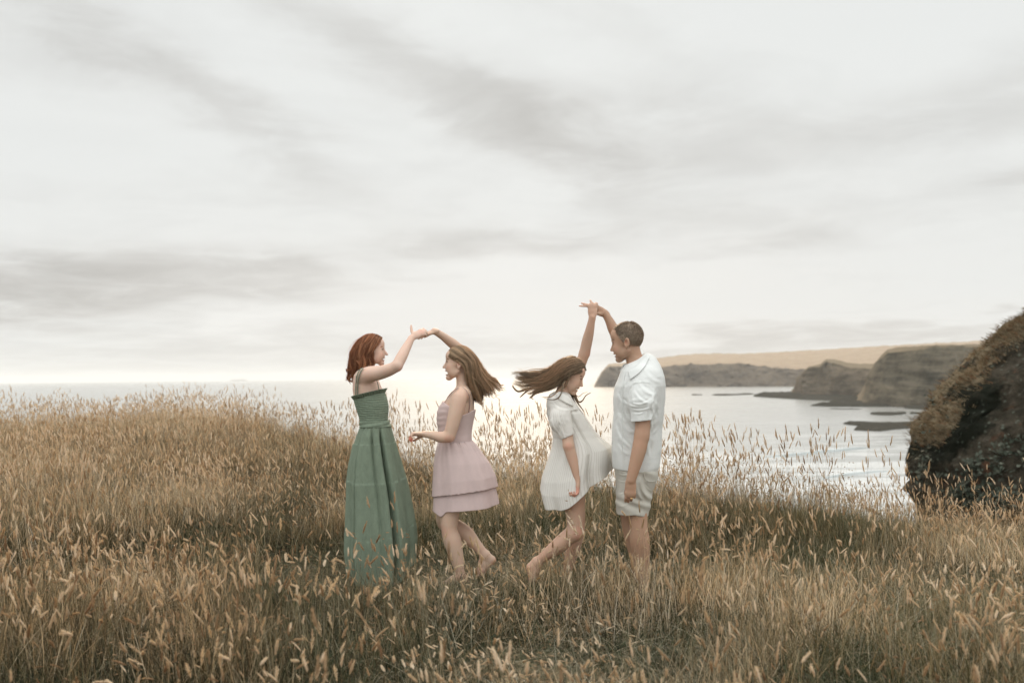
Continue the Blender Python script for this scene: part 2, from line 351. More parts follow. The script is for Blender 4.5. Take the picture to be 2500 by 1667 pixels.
# ------------------------------------------------------------------ the near cliff on the right
SIL = np.array([(2560, 690), (2500, 765), (2465, 790), (2444, 806), (2424, 826), (2402, 842), (2376, 868), (2348, 900), (2322, 921), (2298, 941), (2280, 960), (2268, 985), (2256, 1000), (2240, 1020), (2226, 1030), (2222, 1042), (2217, 1070), (2214, 1092), (2203, 1104), (2199, 1120), (2206, 1140), (2200, 1155), (2206, 1172), (2199, 1188), (2209, 1205), (2215, 1230), (2225, 1270)], float)
CY = 29.0
def near_cliff():
    Zs = []; Xs = []
    for px, py in SIL: q = at(px, py, CY); Xs.append(q[0]); Zs.append(q[2])
    Zs = np.array(Zs); Xs = np.array(Xs); o_ = np.argsort(Zs); Zs = Zs[o_]; Xs = Xs[o_]
    zz = np.concatenate([np.linspace(SEA - 2, Zs[0], 40)[:-1], np.linspace(Zs[0], Zs[-1], 170), np.linspace(Zs[-1], Zs[-1] + 7, 30)[1:]])
    xl = np.interp(zz, Zs, Xs); lo = zz < Zs[0]; xl[lo] = Xs[0] - (Zs[0] - zz[lo]) * .12
    hi = zz > Zs[-1]; xl[hi] = Xs[-1] + (zz[hi] - Zs[-1]) * 1.5
    nc = 260; s = np.linspace(0, 1, nc); V = np.zeros((len(zz), nc, 3)); XR = 34.0
    for i, (z, x0) in enumerate(zip(zz, xl)):
        hw_f = np.interp(z, [SEA, -2, 0, 2, 4, 12], [6.0, 3.6, 2.6, 1.4, .8, .3]); hw_b = np.interp(z, [SEA, 12], [14, 3])
        a = np.where(s < .72, 1 - s / .72, (s - .72) / .28)              # 1 far right, 0 at the nose, then round to the back
        X = x0 + (XR - x0) * a ** 2.0
        Y = np.where(s < .72, CY - hw_f * (1 - (1 - np.clip(a * 2.2, 0, 1)) ** 2.0) ** .5 - a * 5, CY + hw_b * a ** .5)
        X = np.where(s < .72, X, x0 * Y / CY + (XR - x0) * a ** 1.3)
        V[i, :, 0] = X; V[i, :, 1] = Y; V[i, :, 2] = z
    P0 = V.copy(); P = V.copy(); ct, st_ = math.cos(R(42)), math.sin(R(42)); P[..., 0], P[..., 2] = (V[..., 0] * ct + V[..., 2] * st_) * .55, -V[..., 0] * st_ + V[..., 2] * ct
    f1 = fbm(P * .45, 4, .55); f2 = fbm(P * 1.6, 4, .6); f3 = fbm(P * np.array([5., 5., 5.]), 3, .6)
    # overhung hollow in the face
    c0 = at(2345, 1010, CY - 5); q = (P0 - c0); ca = math.cos(R(40)); sa = math.sin(R(40)); u = q[..., 0] * ca + q[..., 2] * sa; v = -q[..., 0] * sa + q[..., 2] * ca
    hol = np.exp(-((u / 1.25) ** 2 + (v / .62) ** 2) ** 1.5) * (s[None, :] < .72)
    c1 = at(2330, 1010, CY - 3); q1 = P0 - c1; cb, sb = math.cos(R(50)), math.sin(R(50)); u1 = q1[..., 0] * cb + q1[..., 2] * sb; v1 = -q1[..., 0] * sb + q1[..., 2] * cb; shade_and_moss_v = np.exp(-((u1 / 2.3) ** 2 + (v1 / 1.0) ** 2) ** 1.4) * (s[None, :] < .72)  # last mask: where the hollow's shade is painted in, with some dark growth
    V[..., 1] += np.where(s[None, :] < .72, 1, -1) * (-(f1 * .9 + f2 * .35 + f3 * .10)) + hol * 2.6
    edge = (V[..., 0] - xl[:, None]); zc = zz[:, None]; grassy = np.clip(1.25 - edge / (.10 + .085 * np.clip(zc + 1.0, 0, 9)), 0, 1) * np.clip((zc + .9) / .8, 0, 1); grassy = np.where(s[None, :] > .72, np.clip((zc + 1) / 1., 0, 1), grassy)
    grassy = np.clip(grassy * (.85 + 1.4 * fbm(V * 1.1 + 5, 3)), 0, 1); global cliffG; cliffG = grassy
    V[..., 0] += np.abs(f2) * .42 + f3 * .12
    V[..., 2] += f2 * .1
    m, T = material("near_cliff_rock"); g = T.node('ShaderNodeNewGeometry'); p = g.outputs['Position']; nx, ny, nz = T.xyz(g.outputs['Normal'])
    n1 = T.noise(p, .9, 7.0, .7, .4); n2 = T.noise(p, 6.0, 6.0, .7); n3 = T.noise(p, 2.2, 5.0, .65); v_ = T.node('ShaderNodeTexVoronoi', {'Vector': p, 'Scale': 5.0}).outputs['Distance']
    rock = T.ramp(T.m('ADD', T.m('MULTIPLY', n1, .6), T.m('MULTIPLY', n2, .4)), [(.34, (.010, .010, .007)), (.47, (.034, .029, .020)), (.58, (.066, .055, .040)), (.74, (.14, .125, .10))])
    rust = T.mix(T.ramp(n3, [(.58, 0), (.68, .8)]), rock, (.13, .062, .036))
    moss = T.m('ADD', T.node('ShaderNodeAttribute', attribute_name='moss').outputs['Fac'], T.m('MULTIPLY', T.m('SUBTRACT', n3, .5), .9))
    rust = T.mix(T.ramp(moss, [(.38, 0), (.55, .93)]), rust, (.007, .009, .005))  # green-black colour deepens the shade of the hollow, mixed with dark growth
    lich = T.mix(T.m('MULTIPLY', T.ramp(v_, [(.12, 1), (.3, 0)]), T.ramp(n3, [(.40, .8), (.56, 0)])), rust, (.15, .17, .135))
    gz = T.m('ADD', T.node('ShaderNodeAttribute', attribute_name='grassy').outputs['Fac'], T.m('MULTIPLY', T.m('SUBTRACT', n2, .5), .9))
    gcol = T.ramp(n2, [(.35, (.085, .068, .042)), (.6, (.21, .165, .105))])
    c = T.mix(T.ramp(gz, [(.40, 0), (.62, 1)]), lich, gcol)
    finish(T, c, .95, T.m('ADD', n1, T.m('MULTIPLY', n2, .5)), 1.0, .25, .1)
    o = mesh_obj("near_cliff", V.reshape(-1, 3), grid_faces(len(zz), nc), m); fattr(o, "grassy", grassy.ravel()); fattr(o, "moss", shade_and_moss_v.ravel()); tag(o, "steep dark rocky slope with a dry grassy back rising at the right", "cliff", kind="structure")
    return V
cliffV = near_cliff()

# leafy plants on the face of the near cliff (nobody could count them)
def cliff_plants():
    V = cliffV; nr, nc = V.shape[:2]; P = []; F = []; C = []
    du = np.gradient(V, axis=0); dv = np.gradient(V, axis=1); N = np.cross(dv, du); N /= np.linalg.norm(N, axis=-1, keepdims=True) + 1e-9
    N = np.where(N[..., 1:2] > 0, -N, N)
    smp = rng.integers(0, nr * nc, 90000)
    cnt = 0
    for k in smp:
        i, j = divmod(int(k), nc); q = V[i, j]
        if j > nc * .76 or q[2] < -6 or q[2] > 2.6 or q[0] > 18: continue
        d = q - CAM; px = 1250 + F_PX * (d @ Rv) / (d @ Fv); py = 833.5 - F_PX * (d @ Uv) / (d @ Fv)
        # where the photograph shows leaves: a fringe along the nose and a wide field low on the right
        a = max(0, 1 - abs((px - 2275) / 55)) * (960 < py < 1200)
        b = np.clip((py - (1140 - (px - 2300) * .45)) / 60, 0, 1) * (px > 2290)
        dens = .25 * a + .8 * b + .006
        cl = vnoise(q * 2.2) * .5 + .5
        if rng.random() > dens * (cl ** 3) * 1.3: continue
        for _ in range(5):
            c = q + N[i, j] * rng.uniform(.02, .16) + rng.normal(0, .08, 3); s = rng.uniform(.035, .085)
            a1 = rng.normal(size=3); a1 /= np.linalg.norm(a1); nn = N[i, j] + rng.normal(0, .6, 3) + np.array([0, 0, .5]); nn /= np.linalg.norm(nn)
            t = np.cross(nn, a1); t /= np.linalg.norm(t); b_ = np.cross(nn, t)
            base = len(P); P += [c - t * s, c - t * s * .3 + b_ * s * .6 + nn * s * .15, c + t * s, c - t * s * .3 - b_ * s * .6 + nn * s * .15]; F.append((base, base + 1, base + 2, base + 3)); C += [rng.random()] * 4
    m, T = material("cliff_leaf"); r_ = T.node('ShaderNodeAttribute', attribute_name='tone').outputs['Fac']
    finish(T, T.ramp(r_, [(0, (.016, .020, .012)), (.5, (.045, .055, .038)), (.85, (.075, .082, .06)), (1, (.12, .125, .095))]), .7, spec=.2)
    o = mesh_obj("cliff_plants", np.array(P), np.array(F), m, smooth=False); fattr(o, 'tone', C); tag(o, "grey green leafy plants clinging to the dark cliff face", "plants", kind="stuff")
cliff_plants()

# tufts of dry grass along the back of the near cliff
def blade_strip(P, F, base, tip, w, bend, seg=3):
    base = np.asarray(base, float); tip = np.asarray(tip, float); d = tip - base; sd_ = np.cross(d, [rng.normal(), rng.normal(), 0.1]); sd_ /= np.linalg.norm(sd_) + 1e-9; b0 = len(P)
    for k in range(seg + 1):
        t = k / seg; c = base + d * t + bend * t * t; ww = w * (1 - t * .85); P.append(c - sd_ * ww); P.append(c + sd_ * ww)
    for k in range(seg): F.append((b0 + 2 * k, b0 + 2 * k + 1, b0 + 2 * k + 3, b0 + 2 * k + 2))
mDry, T = material("dry_tuft"); r_ = T.node('ShaderNodeAttribute', attribute_name='tone').outputs['Fac']
finish(T, T.ramp(r_, [(0, (.05, .036, .02)), (.4, (.15, .11, .065)), (.8, (.27, .21, .13)), (1, (.20, .085, .04))]), .8, spec=.1, transl=.2)
def cliff_grass():
    P = []; F = []; C = []; V = cliffV; nr, nc = V.shape[:2]
    du = np.gradient(V, axis=0); dv = np.gradient(V, axis=1); N = np.cross(dv, du); N /= np.linalg.norm(N, axis=-1, keepdims=True) + 1e-9
    nz = np.abs(N[..., 2])
    for k in rng.integers(0, nr * nc, 80000):
        i, j = divmod(int(k), nc); q = V[i, j]
        if j > nc * .9 or q[2] < -1.0 or q[0] > 22 or rng.random() > cliffG[i, j] * .9: continue
        for _ in range(3):
            n0 = len(P); b = q + rng.normal(0, .06, 3) * (1, 1, .2); h = rng.uniform(.04, .14)
            blade_strip(P, F, b, b + np.array([rng.normal(0, .06) - .04, rng.normal(0, .06), h]), .012, np.array([-.05, 0, -.03]), 2); C += [rng.random() ** 1.0] * (len(P) - n0)
    o = mesh_obj("cliff_grass", np.array(P), np.array(F), mDry, smooth=False); fattr(o, 'tone', C); tag(o, "dry golden grass on the back of the near cliff", "grass", kind="stuff")
cliff_grass()

# ------------------------------------------------------------------ the ship on the horizon
def ship():
    Y = 17000.0; a = at(562, 926.5, Y); b = at(603, 926.3, Y); L = b[0] - a[0]; x0 = a[0]; z0 = SEA
    s = empty("cargo_ship", (x0 + L / 2, Y, z0), "long low cargo ship faint on the left horizon", "ship")
    m, T = material("ship_steel"); p = T.node('ShaderNodeNewGeometry').outputs['Position']; finish(T, T.ramp(T.noise(p, .05, 3.), [(.4, (.10, .10, .10)), (.6, (.16, .15, .145))]), .6)
    mw, T = material("ship_white_paint"); p = T.node('ShaderNodeNewGeometry').outputs['Position']; finish(T, T.ramp(T.noise(p, .05, 3.), [(.4, (.35, .35, .34)), (.6, (.42, .42, .41))]), .6)
    n = 24; B = 32.; V = []; F = []
    for i in range(n):
        t = i / (n - 1); hw = B / 2 * min(1, (t / .06 + .45)) * min(1, ((1 - t) / .13) ** .6); sh = 3 * max(0, (t - .85) / .15) ** 1.5
        for yy, zz in ((-hw, 22 + sh), (-hw * .9, 4), (-hw * .6, -3), (hw * .6, -3), (hw * .9, 4), (hw, 22 + sh)): V.append((x0 + t * L, Y + yy, z0 + zz))
    for i in range(n - 1):
        for k in range(6): F.append((i * 6 + k, (i + 1) * 6 + k, (i + 1) * 6 + (k + 1) % 6, i * 6 + (k + 1) % 6))
    F += [tuple(range(6)), tuple(range((n - 1) * 6, n * 6))]
    mesh_obj("hull", V, F, m, s, False)
    def box(lo, hi):
        v = [(x, y, z) for x in (lo[0], hi[0]) for y in (lo[1], hi[1]) for z in (lo[2], hi[2])]
        return v, [(0, 1, 3, 2), (4, 6, 7, 5), (0, 4, 5, 1), (2, 3, 7, 6), (0, 2, 6, 4), (1, 5, 7, 3)]
    def boxes(name, L_, mm):
        V = []; F = []
        for lo, hi in L_:
            v, f = box(lo, hi); F += [tuple(i + len(V) for i in q) for q in f]; V += v
        mesh_obj(name, V, F, mm, s, False)
    xb = x0 + L * .72
    boxes("bridge_tower", [((xb, Y - 12, z0 + 22), (xb + L * .05, Y + 12, z0 + 48)), ((xb + 2, Y - 16, z0 + 40.3), (xb + L * .035, Y + 16, z0 + 46))], mw)
    boxes("mast", [((xb + 5, Y - 1, z0 + 48.3), (xb + 8, Y + 1, z0 + 60))], mw)
    for k in range(4): boxes("hatch_cover", [((x0 + L * (.08 + .15 * k), Y - 11, z0 + 22.2), (x0 + L * (.2 + .15 * k), Y + 11, z0 + 27))], m)
ship()

# ------------------------------------------------------------------ sea air
def haze():
    x = 30500.0; lo = SEA - 4.0; hi = 135.0
    V = [(a, b, c) for a in (-x, x) for b in (-x, x) for c in (lo, hi)]
    F = [(0, 1, 3, 2), (4, 6, 7, 5), (0, 4, 5, 1), (2, 3, 7, 6), (0, 2, 6, 4), (1, 5, 7, 3)]
    m, T = material("sea_haze")
    v = T.node('ShaderNodeVolumePrincipled', {'Color': (.97, .97, .96, 1), 'Density': HAZE, 'Anisotropy': .0})
    T.l.new(v.outputs[0], T.node('ShaderNodeOutputMaterial').inputs['Volume'])
    o = mesh_obj("haze", V, F, m, smooth=False); tag(o, "thin pale sea haze over the whole bay", "haze", kind="stuff")
HAZE = 0.75e-4
haze()
# ------------------------------------------------------------------ people: one continuous skin grown from a distance field
S0 = 1.0 / F_PX                      # metres per photo pixel per metre of distance
def nz(v): v = np.asarray(v, float); return v / (np.linalg.norm(v) + 1e-12)
def crom(P, t):
    P = np.asarray(P, float); n = len(P); x = t * (n - 1); i = np.clip(np.floor(x).astype(int), 0, n - 2); f = (x - i)[..., None]
    g = lambda j: P[np.clip(j, 0, n - 1)]
    p0, p1, p2, p3 = g(i - 1), g(i), g(i + 1), g(i + 2); return .5 * ((2 * p1) + (-p0 + p2) * f + (2 * p0 - 5 * p1 + 4 * p2 - p3) * f ** 2 + (-p0 + 3 * p1 - 3 * p2 + p3) * f ** 3)
class Body:
    """signed distance field on a grid, with smooth union, turned into one closed mesh (surface nets)"""
    def __init__(s, lo, hi, h):
        s.h = h; s.lo = np.array(lo, float); s.n = np.ceil((np.array(hi) - s.lo) / h).astype(int) + 1
        s.F = np.full(s.n, 0.2, dtype=np.float32); s.ax = [s.lo[k] + h * np.arange(s.n[k]) for k in range(3)]
    def _sub(s, lo, hi):
        a = np.clip(np.floor((np.asarray(lo) - s.lo) / s.h).astype(int), 0, s.n); b = np.clip(np.ceil((np.asarray(hi) - s.lo) / s.h).astype(int) + 1, 0, s.n)
        if np.any(b <= a): return None
        sl = tuple(slice(a[k], b[k]) for k in range(3)); X, Y, Z = np.meshgrid(*[s.ax[k][a[k]:b[k]] for k in range(3)], indexing='ij')
        return sl, np.stack([X, Y, Z], -1)
    def put(s, fn, lo, hi, k=0.0, op='add'):
        m = abs(k) + 2 * s.h + .01; q = s._sub(np.asarray(lo) - m, np.asarray(hi) + m)
        if q is None: return
        sl, P = q; d = fn(P); f = s.F[sl]
        if op == 'add':
            if k > 0: hh = np.maximum(k - np.abs(f - d), 0) / k; s.F[sl] = np.minimum(f, d) - hh * hh * k * .25
            else: s.F[sl] = np.minimum(f, d)
        elif op == 'cut':
            d = -d
            if k > 0: hh = np.maximum(k - np.abs(f - d), 0) / k; s.F[sl] = np.maximum(f, d) + hh * hh * k * .25
            else: s.F[sl] = np.maximum(f, d)
    def cone(s, a, b, ra, rb, k=.01, flat=None, fs=1.0, op='add'):
        a = np.asarray(a, float); b = np.asarray(b, float); ba = b - a; L2 = ba @ ba + 1e-12; rm = max(ra, rb)
        def fn(P):
            t = np.clip(((P - a) @ ba) / L2, 0, 1); w_ = P - (a + t[..., None] * ba)
            if flat is not None: w_ = w_ + ((fs - 1) * (w_ @ flat))[..., None] * flat
            return np.sqrt((w_ * w_).sum(-1)) - (ra + t * (rb - ra))
        s.put(fn, np.minimum(a, b) - rm, np.maximum(a, b) + rm, k, op)
    def chain(s, pts, k=.012, sub=4):
        """a limb: one smooth tapering tube through the joints, joined to the rest as a whole"""
        Q = np.array([list(a) + [r_] for a, r_ in pts]); n = (len(Q) - 1) * sub + 1; Q = crom(Q, np.linspace(0, 1, n)) if len(Q) > 2 else Q; rm = Q[:, 3].max()
        def fn(P):
            best = None
            for a, b in zip(Q[:-1], Q[1:]):
                ba = b[:3] - a[:3]; t = np.clip(((P - a[:3]) @ ba) / (ba @ ba + 1e-12), 0, 1); w_ = P - (a[:3] + t[..., None] * ba); d = np.sqrt((w_ * w_).sum(-1)) - (a[3] + t * (b[3] - a[3])); best = d if best is None else np.minimum(best, d)
            return best
        s.put(fn, Q[:, :3].min(0) - rm, Q[:, :3].max(0) + rm, k)
    def ell(s, c, r, M=None, k=.01, op='add'):
        c = np.asarray(c, float); r = np.asarray(r, float); M = np.eye(3) if M is None else np.asarray(M)   # rows: axes
        def fn(P):
            q = (P - c) @ M.T; k0 = np.sqrt(((q / r) ** 2).sum(-1)); k1 = np.sqrt(((q / (r * r)) ** 2).sum(-1)) + 1e-9; return k0 * (k0 - 1) / k1
        e = r.max(); s.put(fn, c - e, c + e, k, op)
    def stack(s, rows, k=.015, pw=2.3, grow=0.0, top=True, bottom=True, op='add', ripple=None):
        """rows: (z, xl, xr, y centre, half depth) from the top down: a trunk or garment with exactly these outlines"""
        A = np.array(sorted(rows, key=lambda r_: r_[0]), float); z0, z1 = A[0, 0], A[-1, 0]
        def fn(P):
            z = np.clip(P[..., 2], z0, z1); xl, xr, yc, hd = (np.interp(z, A[:, 0], A[:, q]) for q in (1, 2, 3, 4))
            cx = (xl + xr) / 2; ax_ = np.maximum((xr - xl) / 2 + grow, .004); ay = np.maximum(hd + grow, .004)
            u = np.abs(P[..., 0] - cx) / ax_; v = np.abs(P[..., 1] - yc) / ay; rr = (u ** pw + v ** pw) ** (1 / pw); d = (rr - 1) * np.minimum(ax_, ay)
            if ripple is not None: d = d + ripple(P, z)
            dz_ = np.maximum(P[..., 2] - z1, z0 - P[..., 2]); return np.maximum(d, dz_)
        m = A[:, 4].max() + abs(grow)
        s.put(fn, (A[:, 1].min() - grow, A[:, 3].min() - m, z0), (A[:, 2].max() + grow, A[:, 3].max() + m, z1), k, op)
    def mesh(s):
        S = s.F < 0; n = s.n; cnt = np.zeros(n - 1, dtype=np.uint8)
        offs = [(i, j, k) for i in (0, 1) for j in (0, 1) for k in (0, 1)]
        for o in offs: cnt += S[o[0]:n[0] - 1 + o[0], o[1]:n[1] - 1 + o[1], o[2]:n[2] - 1 + o[2]]
        idx = np.argwhere((cnt > 0) & (cnt < 8)); vid = np.full(n - 1, -1, dtype=np.int32); vid[tuple(idx.T)] = np.arange(len(idx))
        val = {o: s.F[tuple((idx + o).T)] for o in offs}; pos = np.zeros((len(idx), 3)); c = np.zeros(len(idx))
        for a in offs:
            for ax_ in range(3):
                if a[ax_]: continue
                b = list(a); b[ax_] = 1; b = tuple(b); va, vb = val[a], val[b]; m = (va < 0) != (vb < 0); t = np.where(m, va / np.where(m, va - vb, 1), 0)
                e = np.array(a, float)[None, :].repeat(len(idx), 0); e[:, ax_] += t; pos += e * m[:, None]; c += m
        V = s.lo + s.h * (idx + pos / np.maximum(c, 1)[:, None]); Fs = []
        for ax_ in range(3):
            sa = [slice(1, n[q] - 1) for q in range(3)]; sb = list(sa); sa[ax_] = slice(0, n[ax_] - 1); sb[ax_] = slice(1, n[ax_])
            A_ = S[tuple(sa)]; B_ = S[tuple(sb)]; e = np.argwhere(A_ != B_)
            if not len(e): continue
            neg = A_[tuple(e.T)]; base = e.copy()
            for q in range(3):
                if q != ax_: base[:, q] += 1
            p_, q_ = [q for q in range(3) if q != ax_]
            def cell(dp, dq): z_ = base.copy(); z_[:, p_] -= dp; z_[:, q_] -= dq; return vid[tuple(z_.T)]
            quad = np.stack([cell(1, 1), cell(0, 1), cell(0, 0), cell(1, 0)], -1); ok = (quad >= 0).all(1); quad = quad[ok]; neg = neg[ok]
            nn = np.cross(V[quad[:, 2]] - V[quad[:, 0]], V[quad[:, 3]] - V[quad[:, 1]])[:, ax_]; bad = (nn > 0) != neg
            quad[bad] = quad[bad][:, ::-1]; Fs.append(quad)
        Fc = np.concatenate(Fs); Fc = Fc[(Fc >= 0).all(1)]
        # one light smoothing pass takes off the voxel stepping
        acc = np.zeros_like(V); c = np.zeros(len(V))
        for q in range(4):
            a, b = Fc[:, q], Fc[:, (q + 1) % 4]; np.add.at(acc, a, V[b]); np.add.at(c, a, 1); np.add.at(acc, b, V[a]); np.add.at(c, b, 1)
        V = V * .55 + (acc / np.maximum(c, 1)[:, None]) * .45
        return V, Fc

def smooth01(x): x = np.clip(x, 0, 1); return x * x * (3 - 2 * x)
def paint(V, base, spots):
    C = np.tile(np.array(base, float), (len(V), 1))
    for c, r, colr, a in spots:
        c = np.asarray(c, float)
        if isinstance(r, tuple): d = np.sqrt((((V - c) @ r[1].T / r[0]) ** 2).sum(-1))
        else: d = np.linalg.norm(V - c, axis=1) / r
        w_ = (1 - smooth01((d - .55) / .45)) * a; C = C * (1 - w_[:, None]) + np.array(colr) * w_[:, None]
    return C

# ---- materials
def skin_material(name):
    m, T = material(name); c = T.node('ShaderNodeVertexColor', layer_name='tint').outputs[0]; p = T.node('ShaderNodeTexCoord').outputs['Object']
    n = T.noise(p, 28.0, 4.0, .6); n2 = T.noise(p, 6.0, 3.0, .5)
    c = T.mix(T.m('MULTIPLY', T.ramp(n2, [(.35, 0), (.7, 1)]), .45), c, T.mix(1.0, c, (1.08, .82, .74), 'MULTIPLY'))
    finish(T, c, .52, n, .12, .002, .35, sss=.12, sss_r=(1.0, .35, .18)); return m
mSkin = skin_material("skin")
def hair_material(name, dark_, mid, light):
    m, T = material(name); t_ = T.node('ShaderNodeAttribute', attribute_name='tone').outputs['Fac']
    c = T.ramp(t_, [(0, dark_), (.5, mid), (1, light)])
    finish(T, c, .42, spec=.4, transl=.42, tcolor=T.mix(1.0, c, (1.35, 1.05, .78), 'MULTIPLY')); return m
def cloth_material(name, colr, weave=260.0, crinkle=14.0, amt=.35, rough=.85, transl=.12, stripes=None, vary=.12, hf=(1, 1, 1), dist=.006):
    m, T = material(name); p = T.node('ShaderNodeTexCoord').outputs['Object']; px_, py_, pz_ = T.xyz(p)
    q = T.comb(T.m('MULTIPLY', px_, hf[0]), T.m('MULTIPLY', py_, hf[1]), T.m('MULTIPLY', pz_, hf[2]))
    n = T.noise(q, crinkle, 5.0, .6, .8); f = T.noise(q, weave, 2.0, .5); n2 = T.noise(p, 4.0, 3.0, .5)
    c = T.mix(T.ramp(T.m('ADD', T.m('MULTIPLY', n, .6), T.m('MULTIPLY', f, .4)), [(.3, 1.0), (.7, 0.0)]), colr, [v * (1 - vary * 2) for v in colr])
    if stripes is not None:
        u = T.node('ShaderNodeAttribute', attribute_name='stripe').outputs['Fac']; wv = T.m('FRACT', u); c = T.mix(T.m('MULTIPLY', T.ramp(wv, [(.0, 0), (.08, 1), (.24, 1), (.32, 0)]), .6), c, stripes)
    h = T.m('ADD', T.m('MULTIPLY', n, 1.0), T.m('MULTIPLY', f, .12))
    finish(T, c, rough, h, amt, dist, .15, transl=transl); return m

# ---- head in its own frame: f forward, s to the person's left, u up; sizes in model centimetres
def creases(V, p, lines, front=True):
    """soft cloth folds: ridges and hollows pressed into the side of a garment that faces -Y"""
    V = V.copy(); d = V - CAM; zf = d @ Fv; px = 1250 + F_PX * (d @ Rv) / zf; py = 833.5 - F_PX * (d @ Uv) / zf; side = (V[:, 1] < p.Y) if front else np.ones(len(V), bool); off = np.zeros(len(V))
    for x0, y0, x1, y1, w_, a in lines:
        ex, ey = x1 - x0, y1 - y0; L = math.hypot(ex, ey); t = ((px - x0) * ex + (py - y0) * ey) / (L * L); q = ((px - x0) * ey - (py - y0) * ex) / L + .12 * L * np.sin(np.clip(t, 0, 1) * 3.1); env = np.clip(np.minimum(t, 1 - t) * 4 + .2, 0, 1)
        off += a * env * (np.exp(-(q / w_) ** 2) - .7 * np.exp(-((q - 1.7 * w_) / w_) ** 2))
    V[:, 1] -= off * side; return V
def random_creases(n, box, ang, dang, L, w_, a): 
    out = []
    for _ in range(n):
        x = rng.uniform(box[0], box[2]); y = rng.uniform(box[1], box[3]); t = R(rng.normal(ang, dang)); l = rng.uniform(.5, 1.2) * L; out.append((x, y, x + l * math.cos(t), y + l * math.sin(t), rng.uniform(.6, 1.4) * w_, rng.uniform(.4, 1.2) * a))
    return out
def drape(V, p, g0, g1, n=16, m=7, lift=.004):
    """a flap of cloth lying on a garment: a grid between two edge lines (px, py, dy), laid on the surface below"""
    A = crom(np.array(g0, float), np.linspace(0, 1, n)); B_ = crom(np.array(g1, float), np.linspace(0, 1, n)); out = []
    for j in range(m):
        for i in range(n):
            q = A[i] + (B_[i] - A[i]) * j / (m - 1); w_ = p(*q); d2 = (V[:, 0] - w_[0]) ** 2 + (V[:, 2] - w_[2]) ** 2; near = V[d2 < .0075 ** 2, 1]
            if len(near): w_[1] = min(w_[1], near.min() - lift)
            out.append(w_)
    return np.array(out), grid_faces(m, n)
class Head:
    def __init__(s, origin, f, u, k): s.o = np.asarray(origin, float); s.f = nz(f); s.u = nz(np.asarray(u) - (np.asarray(u) @ s.f) * s.f); s.s = np.cross(s.u, s.f); s.k = k; s.M = np.stack([s.f, s.s, s.u])
    def __call__(s, f, sd_, u): return s.o + s.k * (f * s.f + sd_ * s.s + u * s.u)
def build_head(B, H, open_=.4, male=False, ear=True, nose=1.0, chin=1.0):
    k = H.k; M = H.M; dj = -open_ * 1.3
    B.ell(H(.3, 0, 2.4), np.array([9.0, 7.0, 8.2]) * k, M, .01)
    B.ell(H(3.6, 0, -1.5), np.array([5.6, 5.9, 7.2]) * k, M, .012)
    B.cone(H(7.2, -2.2, 4.2), H(7.2, 2.2, 4.2), 2.2 * k, 2.2 * k, .02)
    B.cone(H(5.9, -1.6, 5.7), H(5.9, 1.6, 5.7), 2.4 * k, 2.4 * k, .02)
    B.cone(H(8.3, -2.8, 1.2), H(8.3, 2.8, 1.2), 1.15 * k, 1.15 * k, .008)
    for sg in (-1, 1):
        B.cone(H(.3, sg * 5.0, -5.6 + dj * .4), H(6.8, sg * 1.2, -9.6 + dj), (1.7 if male else 1.3) * k, 1.6 * k, .018)
        B.ell(H(6.1, sg * 3.7, -4.0), np.array([2.6, 2.0, 3.0]) * k, M, .02); B.ell(H(4.3, sg * 4.0, -6.6 + dj * .5), np.array([3.2, 1.7, 2.6]) * k, M, .022)
    B.ell(H(7.0, 0, -5.4 + dj * .3), np.array([2.6, 2.9, 3.2]) * k, M, .012)
    B.ell(H(8.0 * chin, 0, -9.5 + dj), np.array([1.5, 1.7, 1.5]) * k, M, .012)
    for sg in (-1, 1): B.ell(H(9.9, sg * 3.2, -.1), np.array([1.5, 1.7, 1.0]) * k, M, .008, 'cut')
    for sg in (-1, 1): B.ell(H(7.75, sg * 3.1, 0), np.array([1.2, 1.35, 1.2]) * k, M, .002); B.cone(H(8.75, sg * 2.1, .55), H(8.1, sg * 4.1, .35), .38 * k, .30 * k, .003)
    B.cone(H(7.2, 0, 1.2), H(8.3, 0, -3.6), 1.5 * k, 1.7 * k, .012); B.ell(H(6.6, 0, -2.5), np.array([2.4, 3.3, 3.6]) * k, M, .010)
    B.cone(H(8.5, 0, .9), H(10.7 * nose, 0, -3.3), .72 * k, .80 * k, .007)
    B.ell(H(10.8 * nose, 0, -3.6), np.array([.95, .95, .8]) * k, M, .005)
    for sg in (-1, 1): B.ell(H(9.3, sg * 1.05, -4.05), np.array([1.0, .75, .65]) * k, M, .004)
    # lips, parted
    B.cone(H(9.2, -1.7, -6.1), H(9.2, 1.7, -6.1), .45 * k, .45 * k, .003); B.ell(H(9.75, 0, -6.05), np.array([.55, 1.5, .42]) * k, M, .003)
    B.cone(H(8.7, -1.6, -7.3 + dj), H(8.7, 1.6, -7.3 + dj), .5 * k, .5 * k, .003); B.ell(H(9.25, 0, -7.4 + dj), np.array([.55, 1.4, .5]) * k, M, .003)
    if open_ > .05: B.ell(H(9.2, 0, -6.75 + dj * .5), np.array([2.3, 2.5, .30 + .62 * open_]) * k, M, .002, 'cut')
    if ear:
        for sg in (-1, 1):
            et = nz(M.T @ np.array([-.25, 0, 1.0])); en = H.s; ef = np.cross(et, en); Me = np.stack([ef, en, et])
            B.ell(H(-.6, sg * 7.3, -1.4), np.array([1.75, .75, 3.1]) * k, Me, .003)
            B.ell(H(-.2, sg * 8.15, -1.1), np.array([1.05, 1.0, 1.9]) * k, Me, .002, 'cut')
            B.ell(H(.1, sg * 7.1, -4.1), np.array([.8, .6, .9]) * k, Me, .003)
